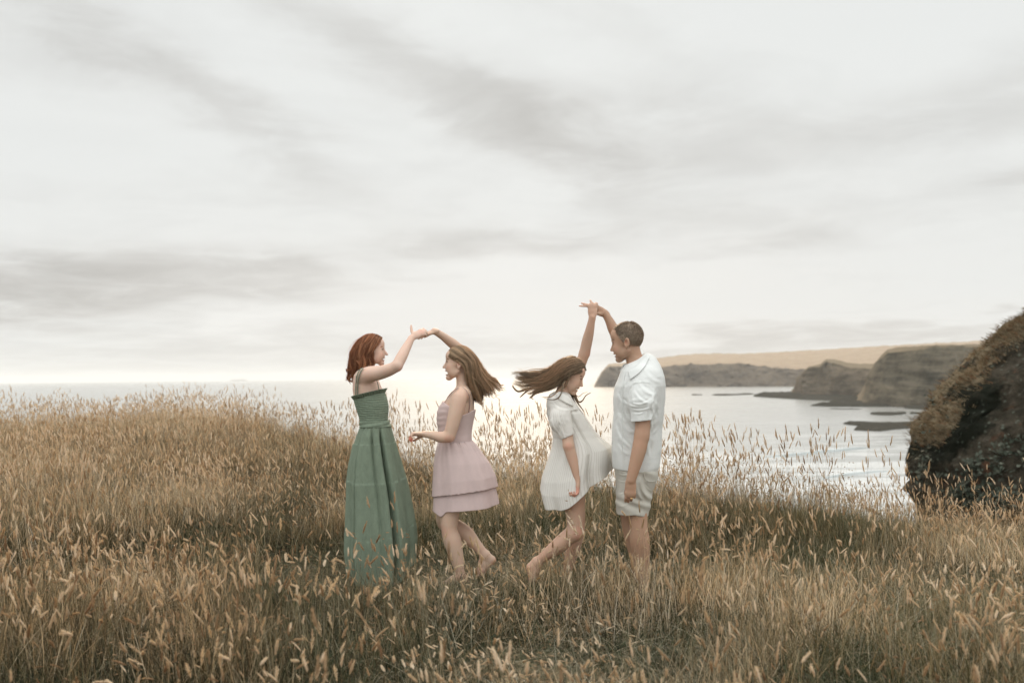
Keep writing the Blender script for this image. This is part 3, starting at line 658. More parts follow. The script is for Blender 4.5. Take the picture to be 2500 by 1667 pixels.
def head_paint(H, hairc, lip=(.55, .22, .18), open_=.4, brow=(.22, .12, .07), stubble=None):
    k = H.k; M = H.M; dj = -open_ * 1.3; sp = []
    for sg in (-1, 1):
        sp.append((H(6.4, sg * 4.2, -3.5), (np.array([3.4, 3.0, 2.8]) * k, M), (.70, .38, .29), .22))
        for q in range(5): sp.append((H(9.3 - q * .42, sg * (1.5 + q * .85), 1.75 + .35 * math.sin(q / 4 * 3.1)), .80 * k, brow, .85))
        sp.append((H(8.3, sg * 3.6, .45), (np.array([1.5, 1.5, .50]) * k, M), (.10, .055, .04), .85))
    for sg in (-1, 1): sp.append((H(-.2, sg * 7.6, -1.1), (np.array([1.3, 1.2, 2.1]) * k, M), (.42, .19, .12), .6))
    sp.append((H(9.8, 0, -6.1), (np.array([1.0, 2.0, .62]) * k, M), lip, .9)); sp.append((H(9.3, 0, -7.5 + dj), (np.array([1.0, 1.9, .75]) * k, M), lip, .9))
    if open_ > .05: sp.append((H(8.2, 0, -6.75 + dj * .5), (np.array([1.6, 2.1, .6 + .6 * open_]) * k, M), (.14, .03, .03), .95))
    sp.append((H(10.8, 0, -3.8), (np.array([1.2, 1.2, 1.0]) * k, M), (.66, .34, .26), .35))
    if stubble: sp.append((H(6.0, 0, -8.5), (np.array([5.5, 6.5, 3.6]) * k, M), stubble, .3))
    return sp
mWhite, T = material("teeth_white"); p = T.node('ShaderNodeTexCoord').outputs['Object']; finish(T, T.ramp(T.noise(p, 90., 2.), [(.3, (.70, .66, .58)), (.7, (.78, .75, .68))]), .3, spec=.5)
mEye, T = material("eye_dark"); p = T.node('ShaderNodeTexCoord').outputs['Object']; finish(T, T.ramp(T.noise(p, 200., 2.), [(.4, (.03, .02, .015)), (.7, (.07, .045, .03))]), .15, spec=.6)
def ellipsoid_mesh(c, r, M, nu=14, nv=10):
    V = []
    for i in range(nv + 1):
        for j in range(nu):
            a = math.pi * i / nv; b = 2 * math.pi * j / nu; V.append(np.asarray(c) + M.T @ (np.asarray(r) * np.array([math.sin(a) * math.cos(b), math.sin(a) * math.sin(b), math.cos(a)])))
    return np.array(V), grid_faces(nv + 1, nu, True)
def face_parts(H, root, open_):
    k = H.k; dj = -open_ * 1.3
    if open_ > .05:
        V, Fc = ellipsoid_mesh(H(8.15, 0, -6.45), np.array([.95, 1.9, .42 + .15 * open_]) * k, H.M); mesh_obj("teeth", V, Fc, mWhite, root)
    for sg in (-1, 1):
        V, Fc = ellipsoid_mesh(H(7.95, sg * 3.55, -.02), np.array([.85, .85, .42]) * k, H.M); mesh_obj("eye", V, Fc, mEye, root)

# ---- hands
def hand(B, wrist, dirv, palm_n, k=1.0, curl=(.3, .3, .35, .4), spread=.12, thumb=(.9, .25), thumb_side=1, lens=None, fk=.0035, dirs=None):
    """palm from the wrist along dirv; palm_n points out of the palm; fingers close towards it; the thumb leaves the side of the palm"""
    d = nz(dirv); n = nz(np.asarray(palm_n) - (np.asarray(palm_n) @ d) * d); sd_ = np.cross(d, n) * thumb_side; wrist = np.asarray(wrist, float)
    L = .088 * k; back = -n
    kn = wrist + d * L
    B.cone(wrist - d * .012, wrist + d * L * .45, .023 * k, .030 * k, .012, n, 1.55); B.cone(wrist + d * L * .4, kn - d * .006, .032 * k, .034 * k, .010, n, 2.1)
    B.cone(wrist + d * .02 * k + sd_ * .016 * k + n * .004, wrist + d * .05 * k + sd_ * .022 * k + n * .006, .015 * k, .013 * k, .01)
    fl = lens or (.074, .083, .077, .060); tips = []
    for q in range(4):
        off = (1.5 - q) * .0185 * k; base = kn + sd_ * off - d * (.004 if q in (0, 3) else 0) * k; ang = (1.5 - q) * spread
        fd = nz(d * math.cos(ang) + sd_ * math.sin(ang)); c = curl[q]
        if dirs is not None and dirs[q] is not None: fd = nz(dirs[q])
        nn = nz(n - (n @ fd) * fd); p = base; r_ = (.0088, .0092, .0088, .0076)[q] * k; a = c * .55
        for j, fr in enumerate((.44, .31, .25)):
            dd = fd * math.cos(a) + nn * math.sin(a); e = p + dd * fl[q] * k * fr; B.cone(p, e, r_ * (1.0, .93, .86)[j], r_ * (.93, .86, .72)[j], fk if j else .007); B.ell(e, np.ones(3) * r_ * (.98, .9, .75)[j], None, fk); p = e; a += c * (1.15, .9, 0)[j]
        tips.append(p)
    a = thumb[0]; td = nz(d * math.cos(a) + sd_ * math.sin(a) + n * thumb[1]); p0 = wrist + d * .022 * k + sd_ * .018 * k + n * .004 * k; p1 = p0 + td * .036 * k; td2 = nz(td + d * .25); p2 = p1 + td2 * .032 * k; p3 = p2 + nz(td2 + d * .15) * .024 * k
    B.cone(p0, p1, .0145 * k, .0115 * k, .012); B.cone(p1, p2, .0112 * k, .0098 * k, .004); B.cone(p2, p3, .0098 * k, .0078 * k, .003)
    return tips
def foot(B, ankle, heel, ball, toe, k=1.0, up=(0, 0, 1)):
    up = np.asarray(up, float); B.cone(ankle, heel, .034 * k, .029 * k, .02); B.cone(ankle, (np.asarray(ball) + ankle) / 2 + nz(up) * .008, .034 * k, .030 * k, .02); B.cone((np.asarray(ball) + ankle) / 2, ball, .031 * k, .030 * k, .015); B.cone(heel, ball, .026 * k, .026 * k, .02)
    d = nz(np.asarray(toe) - ball); sd_ = nz(np.cross(d, up))
    for q in range(5): b = np.asarray(ball) + sd_ * (q - 2) * .0165 * k; B.cone(b - d * .02, b + d * (.040 - abs(q - .6) * .006) * k, .0125 * k, .0095 * k if q else .012 * k, .006)

# ---- hair: sheets of strands that follow rows of guides
class Hair:
    def __init__(s): s.P = []; s.F = []; s.T = []; s.nv = 0
    def strand(s, pts, w, tone):
        n = len(pts); d = np.gradient(pts, axis=0); d /= np.linalg.norm(d, axis=1, keepdims=True) + 1e-9
        a = np.cross(d, np.array([.31, .87, .38])); a /= np.linalg.norm(a, axis=1, keepdims=True) + 1e-9; b = np.cross(d, a)
        ww = (w * (1 - .85 * np.linspace(0, 1, n) ** 3))[:, None]; ring = np.stack([pts + a * ww, pts + (-.5 * a + .87 * b) * ww, pts + (-.5 * a - .87 * b) * ww], 1)
        s.P.append(ring.reshape(-1, 3)); i = np.arange(n - 1)[:, None] * 3; f = np.concatenate([np.stack([i[:, 0] + q, i[:, 0] + (q + 1) % 3, i[:, 0] + 3 + (q + 1) % 3, i[:, 0] + 3 + q], -1) for q in range(3)]) + s.nv
        s.F.append(f); s.T.append(np.full(n * 3, tone)); s.nv += n * 3
    def sheet(s, guides, count, w=.0011, thick=.012, wave=.004, freq=2.0, jit=.004, tone=.5, tvar=.25, segs=16, trim=.18, clump=9, push=None, skull=None):
        """guides: list of polylines with the same number of points; strands fill the surface between them"""
        G = [crom(g, np.linspace(0, 1, segs)) for g in guides]; G = np.array(G); ng = len(G); t = np.linspace(0, 1, segs)
        for _ in range(count):
            x = rng.random() * (ng - 1); 
            if clump: xc = round(x * clump) / clump; x2 = x + (xc - x) * .88
            else: xc = x; x2 = x
            def ev(xx): i = min(int(xx), ng - 2); f = xx - i; return G[i] * (1 - f) + G[i + 1] * f
            base = ev(np.clip(x, 0, ng - 1)) * (1 - t[:, None] ** 2.2) + ev(np.clip(x2, 0, ng - 1)) * t[:, None] ** 2.2
            if clump: base = base + np.array([math.sin(xc * 91.7), math.sin(xc * 47.3), math.sin(xc * 73.1 + 1)])[None, :] * (t[:, None] ** 2) * wave * 1.3
            ln = 1 - (rng.random() ** 2 * .6 + (.5 + .5 * math.sin(xc * 57.9)) * .55) * trim; base = crom(base, t * ln)
            o_ = rng.normal(0, 1, 3); o_[1] *= 1.0; dep = (rng.random() ** 1.5) * thick
            c0 = G[:, 0].mean(0); ph = xc * 37.1 + rng.normal(0, .35); ph2 = xc * 61.7 + rng.normal(0, .35)
            env = t ** 1.2
            off = np.stack([np.sin(freq * 6.28 * t + ph), np.cos(freq * 5.1 * t + ph2), np.sin(freq * 5.6 * t + ph2 + 1)], -1) * (wave * env)[:, None] + o_[None, :] * jit * (.35 + .65 * t[:, None])
            if push is not None: off = off + push * dep
            pts = base + off
            if skull is not None:
                Hh, g = skull; k = Hh.k; rad = np.array([9.0 + g, 7.0 + g, 8.3 + g]) * k; q = (pts - Hh(0, 0, 2.6)) @ Hh.M.T; r_ = np.sqrt(((q / rad) ** 2).sum(1)); lim = 1.005 + rng.random() * .055
                f_ = np.where(r_ < lim, lim / np.maximum(r_, .3), 1.0); low = np.clip((q[:, 2] / k + 9) / 4, 0, 1); f_ = 1 + (f_ - 1) * low; pts = Hh(0, 0, 2.6) + (q * f_[:, None]) @ Hh.M
            s.strand(pts, w * rng.uniform(.7, 1.3), np.clip(tone + tvar * (math.sin(xc * 29.) * .6 + rng.normal(0, .5)), 0, 1))
    def lock(s, pts, count, r, w=.0010, wave=.003, freq=1.5, tone=.6, tvar=.2, segs=18, tip=.25):
        t = np.linspace(0, 1, segs); base = crom(pts, t)
        for _ in range(count):
            o_ = rng.normal(0, 1, 3) * r; ph = rng.random() * .9; ln = 1 - rng.random() ** 2 * .2; bb = crom(pts, t * ln)
            rad = (1 - (1 - tip) * t ** 1.5)[:, None]
            off = o_[None, :] * rad + np.stack([np.sin(freq * 6.28 * t + ph), np.cos(freq * 5. * t + ph), np.sin(freq * 6. * t + 2 + ph)], -1) * (wave * t)[:, None]
            s.strand(bb + off, w * rng.uniform(.7, 1.3), np.clip(tone + rng.normal(0, tvar), 0, 1))
    def build(s, mat, root, cap=None, captone=.22):
        P = np.concatenate(s.P); Fc = np.concatenate(s.F); tn = np.concatenate(s.T)
        if cap is not None: V, f = cap; Fc = np.concatenate([Fc, f + len(P)]); P = np.concatenate([P, V]); tn = np.concatenate([tn, np.full(len(V), captone)])
        o = mesh_obj("hair", P, Fc, mat, root); fattr(o, 'tone', tn); return o
def hair_cap(H, cuts, grow=.45, h=.004, extra=None):
    """the close mass of hair on the skull; cuts are half spaces (point, outward normal) in head units"""
    k = H.k; c = H.o; e = 13 * k; B = Body(c - e, c + e, h); g = grow
    B.ell(H(.0, 0, 2.6), np.array([9.0 + g, 7.0 + g, 8.3 + g]) * k, H.M, 0)
    if extra: extra(B)
    for p_, n_ in cuts:
        q = H(*p_); nv = H.M.T @ nz(n_); B.put(lambda P: -((P - q) @ nv), c - e, c + e, .012, 'cut')
    return B.mesh()

# ---- skirts: rings between a waist line and a hem line, with folds
def skirt(rows, fold, nth=260, nr=120, yc=0.0, depth=.8, skew=0.0):
    """rows: list of (xl, yl, xr, yr, near drop, Y distance) in photo pixels; one ring each, top to bottom"""
    R_ = np.array(rows, float); t = np.linspace(0, 1, nr); q = [np.interp(t, np.linspace(0, 1, len(R_)), R_[:, k]) for k in range(6)]
    dep = np.interp(t, np.linspace(0, 1, np.size(depth)), np.atleast_1d(depth))
    th = np.linspace(0, 2 * np.pi, nth, endpoint=False); V = np.zeros((nr, nth, 3))
    for i in range(nr):
        xl, yl, xr, yr, dn, Yd = (a[i] for a in q); A = at(xl, yl, Yd); B_ = at(xr, yr, Yd); c = (A + B_) / 2; hx = (B_ - A) / 2; hl = np.linalg.norm(hx)
        f = fold(t[i], th); cs, sn = np.cos(th), np.sin(th); e = 2.4; cs2 = np.sign(cs) * np.abs(cs) ** (2 / e); sn2 = np.sign(sn) * np.abs(sn) ** (2 / e)
        rad = 1 + f / max(hl, .03); V[i] = c + hx[None, :] * (cs2 * rad)[:, None]
        V[i, :, 1] += hl * dep[i] * sn2 * rad; V[i, :, 2] -= dn * S0 * Yd * np.clip(-sn, 0, 1) * (1 - skew * np.tanh(4 * cs))
    return V, t, th
# ------------------------------------------------------------------ the four dancers
class P_:
    """frame of one person: photo pixels to world at the person's distance"""
    def __init__(s, Y0): s.Y = Y0; s.m = S0 * Y0
    def __call__(s, px, py, dy=0.0): return at(px, py, s.Y + dy)
    def row(s, py, xl, xr, dy, hd): a = at(xl, py, s.Y + dy); b = at(xr, py, s.Y + dy); return ((a[2] + b[2]) / 2, a[0], b[0], s.Y + dy, hd)
    def rows(s, L): return [s.row(*r_) for r_ in L]
    def limb(s, B, L, k=.015): B.chain([(s(x, y, d), r_ * s.m) for x, y, d, r_ in L], k)
    def bounds(s, x0, y0, x1, y1, d0, d1):
        c = [at(x, y, s.Y + d) for x in (x0, x1) for y in (y0, y1) for d in (d0, d1)]; return np.min(c, 0), np.max(c, 0)
def person(px, Y, label):
    x = at(px, 1400, Y)[0]; return empty("person", (x, Y, float(ground_z(x, Y))), label, "person", None)
def skin_mesh(B, root, base, spots):
    V, Fc = B.mesh(); o = mesh_obj("body", V, Fc, mSkin, root); cattr(o, 'tint', paint(V, base, spots)); return V
def sleeve(B, a, b, ra, rb, cutp, cutn, k=.01, flat=None, fs=1.0):
    a = np.asarray(a); b = np.asarray(b); ba = b - a; L2 = ba @ ba; cutn = nz(cutn)
    def fn(P):
        t = np.clip(((P - a) @ ba) / L2, 0, 1.2); w_ = P - (a + t[..., None] * ba)
        if flat is not None: w_ = w_ + ((fs - 1) * (w_ @ flat))[..., None] * flat
        return np.maximum(np.sqrt((w_ * w_).sum(-1)) - (ra + t * (rb - ra)), (P - cutp) @ cutn)
    m = max(ra, rb) * 1.3; B.put(fn, np.minimum(a, b) - m, np.maximum(a, b) + m, k)
def tube(pts, r, segs=20, sides=6, taper=0.0):
    Q = crom(pts, np.linspace(0, 1, segs)); d = np.gradient(Q, axis=0); d /= np.linalg.norm(d, axis=1, keepdims=True) + 1e-9; a = np.cross(d, [.2, .9, .1]); a /= np.linalg.norm(a, axis=1, keepdims=True); b = np.cross(d, a); V = []
    for i in range(segs):
        rr = r * (1 - taper * i / segs)
        for k in range(sides): an = 2 * math.pi * k / sides; V.append(Q[i] + (a[i] * math.cos(an) + b[i] * math.sin(an)) * rr)
    return np.array(V), grid_faces(segs, sides, True)
def join(parts):
    P = []; F = []; n = 0
    for V, f in parts: P.append(V); F.append(f + n); n += len(V)
    return np.concatenate(P), np.concatenate(F)
def thick(o, t=.003):
    md = o.modifiers.new("thickness", 'SOLIDIFY'); md.thickness = t; md.offset = -1; return o
BH = .0042

# ---------- the woman in the green dress
def woman_green():
    p = P_(6.7); root = person(905, 6.7, "red haired woman in a long sage green strappy dress raising one arm")
    H = Head(p(906, 853.6, .0), (1, .10, 0), (0, 0, 1), 3.35 * p.m)
    B = Body(*p.bounds(835, 770, 1052, 1450, -.34, .30), BH)
    build_head(B, H, .25, ear=False, nose=1.06)
    p.limb(B, [(904, 870, .0, 16.5), (899, 888, .0, 16), (888, 908, .0, 18)], .02)
    B.stack(p.rows([(898, 882, 896, 0, .04), (906, 872, 905, 0, .12), (916, 866, 915, 0, .155), (930, 863.5, 924, 0, .16), (950, 862.5, 932, 0, .155), (975, 866, 940, 0, .15), (1000, 871, 943, 0, .14), (1032, 882, 944, 0, .125), (1060, 884, 948, 0, .12), (1100, 882, 950, 0, .125), (1125, 884, 948, 0, .11)]), .02)
    p.limb(B, [(890, 917, -.13, 19), (905, 913, -.165, 19), (930, 909, -.20, 16.5), (952, 902, -.235, 14.5), (969, 893.5, -.25, 12.8)], .02)
    p.limb(B, [(969, 893, -.25, 13), (980, 872, -.21, 13.2), (993, 847, -.15, 10.8), (1005, 825, -.10, 7.9)], .012)
    hand(B, p(1006, 824, -.095), (.80, .14, .44), (.25, .9, -.45), .84, (.75, .8, .85, .9), .05, (1.50, -.05), 1)
    p.limb(B, [(886, 920, .13, 17), (892, 975, .16, 14), (900, 1020, .12, 12), (925, 1050, .02, 11), (935, 1062, -.02, 8)], .015)
    for dy, x in ((-.08, 905), (.08, 915)): p.limb(B, [(x, 1110, dy, 26), (x + 4, 1260, dy, 19), (x + 2, 1330, dy, 16), (x, 1408, dy, 10)], .02); foot(B, p(x, 1410, dy), p(x - 10, 1422, dy), p(x + 42, 1425, dy), p(x + 60, 1426, dy), .95)
    bodyV = skin_mesh(B, root, (.63, .46, .37), head_paint(H, None, (.50, .20, .16), .25, (.30, .15, .08)) + [(p(980, 900, -.25), .045, (.72, .42, .34), .4), (p(1028, 808, -.1), .03, (.74, .42, .34), .4), (p(900, 920, -.2), .10, (.70, .48, .38), .3)])
    face_parts(H, root, .25)
    green = (.235, .29, .215)
    mG = cloth_material("green_crinkle_cotton", green, 300, 30, .55, transl=.10, hf=(1, 1, .35), dist=.006, vary=.16)
    mS = None
    m, T = material("green_smocking"); q = T.node('ShaderNodeTexCoord').outputs['Object']; x, y, z = T.xyz(q); n = T.noise(T.comb(T.m('MULTIPLY', x, 2.2), T.m('MULTIPLY', y, 2.2), T.m('MULTIPLY', z, .6)), 60, 4., .6)
    band = T.m('SINE', T.m('ADD', T.m('MULTIPLY', z, 420.0), T.m('MULTIPLY', T.noise(q, 14., 4.), 9.0))); hgt = T.m('ADD', T.m('MULTIPLY', band, .28), T.m('MULTIPLY', n, 1.0))
    finish(T, T.ramp(hgt, [(0, (.13, .165, .125)), (.5, (.205, .255, .19)), (1.0, (.26, .32, .24))]), .9, hgt, .6, .004, .1); mS = m
    C = Body(*p.bounds(850, 940, 965, 1060, -.26, .26), .004)
    rows = p.rows([(945, 866, 934, 0, .158), (960, 863.5, 939.5, 0, .163), (972, 863.5, 944, 0, .163), (990, 868.5, 948, 0, .158), (1005, 873, 948, 0, .150), (1018, 877.5, 946.5, 0, .142), (1030, 880.5, 946.5, 0, .137), (1042, 882, 951, 0, .142)])
    C.stack(rows, 0, ripple=lambda P, z: .0006 * np.sin(z * 310 + 3 * np.sin(P[..., 0] * 26)))
    c0 = p(899, 964); nn = nz((-.24, 0, 1)); lo, hi = p.bounds(850, 940, 965, 1060, -.26, .26); C.put(lambda P: -((P - c0) @ nn), lo, hi, .004, 'cut')
    V, Fc = C.mesh(); bod = mesh_obj("bodice", V, Fc, mS, root)
    # ruffle along the neckline
    def rf(t, th): return .003 * t + .004 * np.sin(34 * th + 1.3 * np.sin(5 * th)) * t + .003 * np.sin(61 * th)
    V, _, _ = skirt([(865, 975, 939, 957, 0, 6.7), (863, 971, 940.5, 952, 0, 6.7), (862, 967, 942, 948, 0, 6.7)], rf, 420, 8, depth=1.62); thick(mesh_obj("ruffle", V.reshape(-1, 3), grid_faces(8, 420, True), mG, bod), .002)
    for g0 in ([(868, 974, -.14), (867.5, 950, -.14), (871, 925, -.13), (878, 908, -.10), (888, 899, -.06)], [(873, 973, -.14), (872.5, 950, -.14), (876, 928, -.13), (884, 910, -.10), (893, 899, -.06)]):
        V, Fc = drape(bodyV, p, g0, [(x + 2.3, y + .4, d_) for x, y, d_ in g0], 30, 4, .0035); thick(mesh_obj("strap", V, Fc, mG, bod), .002)
    for pts in ([(926, 957, -.10), (924, 945, -.115), (921, 932, -.12), (912, 915, -.09), (898, 900, -.08)], [(869, 970, .14), (868, 940, .14), (882, 903, .10), (905, 915, .12), (926, 952, .13)]):
        V, Fc = tube([p(*q) for q in pts], .0028); mesh_obj("strap", V, Fc, mG, bod)
    V, _, _ = skirt([(882.5, 1026, 946.5, 1026, 0, 6.7), (881, 1034, 949, 1034, 0, 6.7), (881.5, 1042, 952.5, 1041, 0, 6.7)], lambda t, th: .004 + .002 * np.sin(3 * th + 9 * t), 200, 12, depth=1.5); thick(mesh_obj("waistband", V.reshape(-1, 3), grid_faces(12, 200, True), mG, bod), .003)
    seams = (0.0, .215, .49, .775)
    def fold(t, th):
        g = 0
        for i, s_ in enumerate(seams):
            if t >= s_: g = g + .0015 * math.exp(-(t - s_) / .04) * np.sin((48 + 9 * i) * th + 4.5 * np.sin(6 * th + i)) + .0028 * (1 - math.exp(-(t - s_) / .004)) * (1 if i else 0)
            if t >= s_: g = g + .0042 * math.exp(-(t - s_) / .14) * np.sin((13 + 3 * i) * th + 3.2 * np.sin(3 * th + 2 * i)) * (.5 + .5 * np.sin(2 * th + i))
        near = lambda c, w_: np.exp(-((np.angle(np.exp(1j * (th - c)))) / w_) ** 2)
        g = g + t * (.016 * np.sin(6 * th + .7 + .6 * t) + .010 * np.sin(9 * th + 1.9 - .8 * t + 1.2 * np.sin(2 * th)))
        g = g - (.030 + .05 * t) * near(2 * np.pi - 1.12 + .10 * t, .075) * min(1, t * 6) + .016 * near(2 * np.pi - .93 + .1 * t, .10) * t + .014 * near(2 * np.pi - 1.33 + .1 * t, .13) * t
        g = g - .03 * t * near(np.pi + .95, .06) - .022 * near(np.pi + 1.55 + .2 * t, .05) * min(1, t * 5) * (1 - t * .5)
        return g
    V, t, th = skirt([(882, 1038, 951.5, 1038, 0, 6.7), (873, 1064, 958, 1062, 0, 6.7), (866.5, 1088, 964, 1085, 1, 6.7), (857, 1132, 976.5, 1130, 3, 6.7), (852.5, 1172, 987, 1168, 6, 6.7), (853, 1208, 993, 1202, 9, 6.7), (851, 1279, 1004, 1268, 18, 6.7), (850, 1337, 1007, 1314, 26, 6.7), (856, 1392, 1002, 1374, 40, 6.7)], fold, 420, 190, depth=[1.52, 1.42, 1.32, 1.18, 1.12, 1.08, 1.05, 1.0, 1.0])
    hang = np.exp(-((np.cos(th) + .12) / .30) ** 2) * (np.sin(th) < 0); V[..., 2] -= (t[:, None] ** 6) * .05 * hang[None, :]
    o = mesh_obj("skirt", V.reshape(-1, 3), grid_faces(190, 420, True), mG, root); thick(o, .0025)
    # hair
    mH = hair_material("red_hair", (.07, .025, .012), (.38, .165, .085), (.80, .46, .25)); h = Hair(); a = lambda L: [p(*q) for q in L]
    h.sheet([a([(932, 824, -.008), (927, 832, -.045), (917, 847, -.073), (907, 862, -.083), (907, 878, -.080), (905, 893, -.075)]), a([(920, 817, -.01), (911, 826, -.055), (900, 845, -.085), (892, 866, -.093), (893, 886, -.09), (889, 905, -.085)]),
             a([(908, 814.5, 0), (896, 826, -.055), (882, 845, -.08), (876, 868, -.09), (879, 892, -.09), (876, 913, -.085)]), a([(897, 815.5, 0), (882, 829, -.045), (869, 850, -.06), (863, 873, -.065), (865, 898, -.065), (868, 925, -.06)]),
             a([(889, 819, .0), (872, 834, -.01), (861, 855, -.015), (857, 878, -.02), (857, 903, -.02), (855, 930, -.02)]), a([(892, 818, .03), (872, 834, .04), (860, 856, .045), (857, 880, .045), (853, 900, .04), (849, 922, .03)])],
            4600, .0007, .014, .0125, 1.6, .0046, .50, .34, 24, .26, 7, np.array([.25, .9, 0]), (H, .35))
    h.sheet([a([(915, 816, -.04), (898, 832, -.08), (884, 858, -.09), (880, 888, -.09), (882, 912, -.08)]), a([(890, 818, .0), (866, 834, -.01), (853, 858, -.02), (849, 890, -.02), (846, 925, -.02)])], 110, .0004, .014, .016, 1.4, .008, .75, .2, 22, .5, 0, None, (H, .5))
    h.sheet([a([(928, 822, .01), (922, 830, .05), (914, 846, .075), (909, 864, .08), (909, 882, .08)]), a([(908, 814.5, .01), (896, 826, .055), (882, 848, .08), (879, 878, .085), (882, 905, .08)]), a([(890, 818, .0), (872, 834, .03), (861, 856, .045), (858, 885, .05), (856, 915, .045)])], 900, .0011, .012, .008, 1.5, .0035, .4, .25, 18, skull=(H, .35))
    for L in ([(868, 885, -.07), (859, 897, -.06), (851, 904, -.05), (845, 902, -.05), (846, 909, -.05)], [(866, 900, -.06), (860, 915, -.05), (853, 926, -.05), (859, 932, -.05), (866, 926, -.05)], [(880, 905, -.085), (873, 918, -.08), (869, 930, -.07), (876, 934, -.07)], [(862, 905, -.04), (853, 914, -.03), (849, 926, -.03), (855, 937, -.03)], [(900, 870, -.088), (905, 888, -.085), (898, 899, -.085), (889, 903, -.088)], [(872, 880, -.085), (880, 893, -.092), (888, 898, -.09), (880, 906, -.09)]): h.lock(a(L), 70, .0035, .0010, .002, 1.2, .62, .2)
    h.build(mH, root, hair_cap(H, [((5.3, 0, 3.2), (.80, 0, -.60)), ((-2, 0, -6.5), (0, 0, -1))], .35, extra=lambda B: B.ell(H(-3.6, 0, -4), np.array([5.0, 5.6, 7]) * H.k, H.M, .03)))
    return root

# ---------- the girl in the pink dress
def girl_pink():
    p = P_(6.7); root = person(1115, 6.7, "laughing girl in a short pale pink dress with long hair blowing behind her")
    H = Head(p(1122.5, 884, 0), (-1, .04, .02), (.03, 0, 1), 3.55 * p.m)
    B = Body(*p.bounds(985, 785, 1225, 1450, -.30, .34), BH)
    build_head(B, H, 1.0, nose=1.02)
    p.limb(B, [(1126, 905, 0, 15), (1128, 925, 0, 14), (1131, 948, 0, 17)], .02)
    B.stack(p.rows([(938, 1122, 1142, 0, .05), (946, 1113, 1149, 0, .11), (956, 1104, 1154, 0, .145), (975, 1090, 1157, 0, .15), (1003, 1071, 1158, 0, .145), (1033, 1070, 1152, 0, .125), (1060, 1073, 1149, 0, .12), (1082, 1076, 1147, 0, .115), (1115, 1076, 1150, 0, .12), (1145, 1078, 1148, 0, .11)]), .02)
    p.limb(B, [(1128, 962, -.125, 19), (1121, 972, -.165, 19), (1113, 1005, -.185, 17.5), (1104, 1040, -.195, 15.5), (1097, 1064, -.195, 14)], .02)
    p.limb(B, [(1096, 1065, -.195, 14), (1078, 1067, -.195, 13.3), (1055, 1062, -.19, 10), (1036, 1059.5, -.185, 7.6)], .012)
    hand(B, p(1037, 1059.5, -.185), (-1, 0, .02), (0, -.25, -1), .82, (.75, .95, 1.1, 1.2), .08, (.6, .6), -1)
    p.limb(B, [(1128, 958, .12, 18), (1138, 930, .18, 15.5), (1133, 890, .19, 14), (1119, 852, .14, 13)], .02)
    p.limb(B, [(1119, 851, .14, 13), (1104, 838, .10, 12.5), (1080, 820, .04, 9.5), (1060, 808, -.01, 7.8)], .012)
    hand(B, p(1062, 809, -.01), (-.93, -.10, -.28), (-.15, .35, -1), .74, (.15, .2, .2, .25), .03, (.30, .5), -1)
    # legs
    p.limb(B, [(1108, 1120, -.07, 29), (1098, 1250, -.08, 23.5), (1097, 1292, -.085, 19.2), (1105, 1322, -.08, 21.2), (1115, 1360, -.08, 16.5), (1124, 1402, -.08, 10.5)], .02)
    foot(B, p(1125, 1408, -.08), p(1134, 1421, -.08), p(1088, 1427, -.08), p(1070, 1428, -.08), .92)
    p.limb(B, [(1100, 1120, .08, 28), (1088, 1230, .09, 23), (1086, 1276, .09, 19), (1112, 1285, .08, 19), (1138, 1304, .06, 19.5), (1160, 1327, .05, 14.5), (1183, 1352, .04, 10)], .02)
    foot(B, p(1185, 1356, .04), p(1200, 1366, .04), p(1174, 1396, .03), p(1164, 1410, .02), .90, up=(-.8, 0, .5))
    bodyV = skin_mesh(B, root, (.60, .435, .335), head_paint(H, None, (.50, .21, .17), 1.0, (.20, .12, .07)) + [(p(1004, 1072, -.19), .03, (.75, .12, .05), .55), (p(1204, 1370, .04), .035, (.60, .27, .17), .6), (p(1098, 1072, -.22), .045, (.64, .35, .26), .45), (p(1088, 1296, -.10), .06, (.66, .38, .29), .4), (p(1172, 1396, .02), .05, (.66, .36, .28), .4), (p(1122, 975, -.2), .09, (.63, .42, .33), .3)])  # strong red hand spot paints the glow of light through the fingers
    face_parts(H, root, 1.0)
    mP = cloth_material("pink_crepe", (.72, .57, .55), 420, 12, .22, transl=.14, vary=.07)
    C = Body(*p.bounds(1055, 960, 1172, 1095, -.22, .22), .004); lo, hi = p.bounds(1055, 960, 1172, 1095, -.22, .22)
    def rip(P, z):
        q = P[..., 0] - at(1075, 1040, 6.7)[0]; return .0011 * np.sin(z * 165 + q * 30 + 1.2 * np.sin(P[..., 0] * 60)) * np.exp(-(q / .07) ** 2)
    C.stack(p.rows([(965, 1086, 1158, 0, .155), (979, 1081, 1161, 0, .155), (990, 1073, 1162, 0, .153), (1003, 1067.5, 1161.5, 0, .150), (1020, 1066, 1158, 0, .140), (1033, 1066.5, 1155.5, 0, .132), (1046, 1069.5, 1153, 0, .126), (1060, 1070, 1151.5, 0, .124), (1084, 1071.5, 1152, 0, .128)]), 0, ripple=rip)
    c1 = p(1083, 979); n1 = nz((-(979 - 1011) / -49. * -1, 0, 1)); n1 = nz((.65, 0, 1)); c2 = p(1160.5, 998.5); n2 = nz((-.46, 0, 1)); C.put(lambda P: np.maximum(-((P - c1) @ n1), -((P - c2) @ n2)), lo, hi, .004, 'cut')
    V, Fc = C.mesh(); bod = mesh_obj("bodice", V, Fc, mP, root)
    mSt, T = material("strap_mauve"); q = T.node('ShaderNodeTexCoord').outputs['Object']; finish(T, T.ramp(T.noise(q, 90., 2.), [(.4, (.22, .14, .14)), (.6, (.28, .18, .18))]), .8)
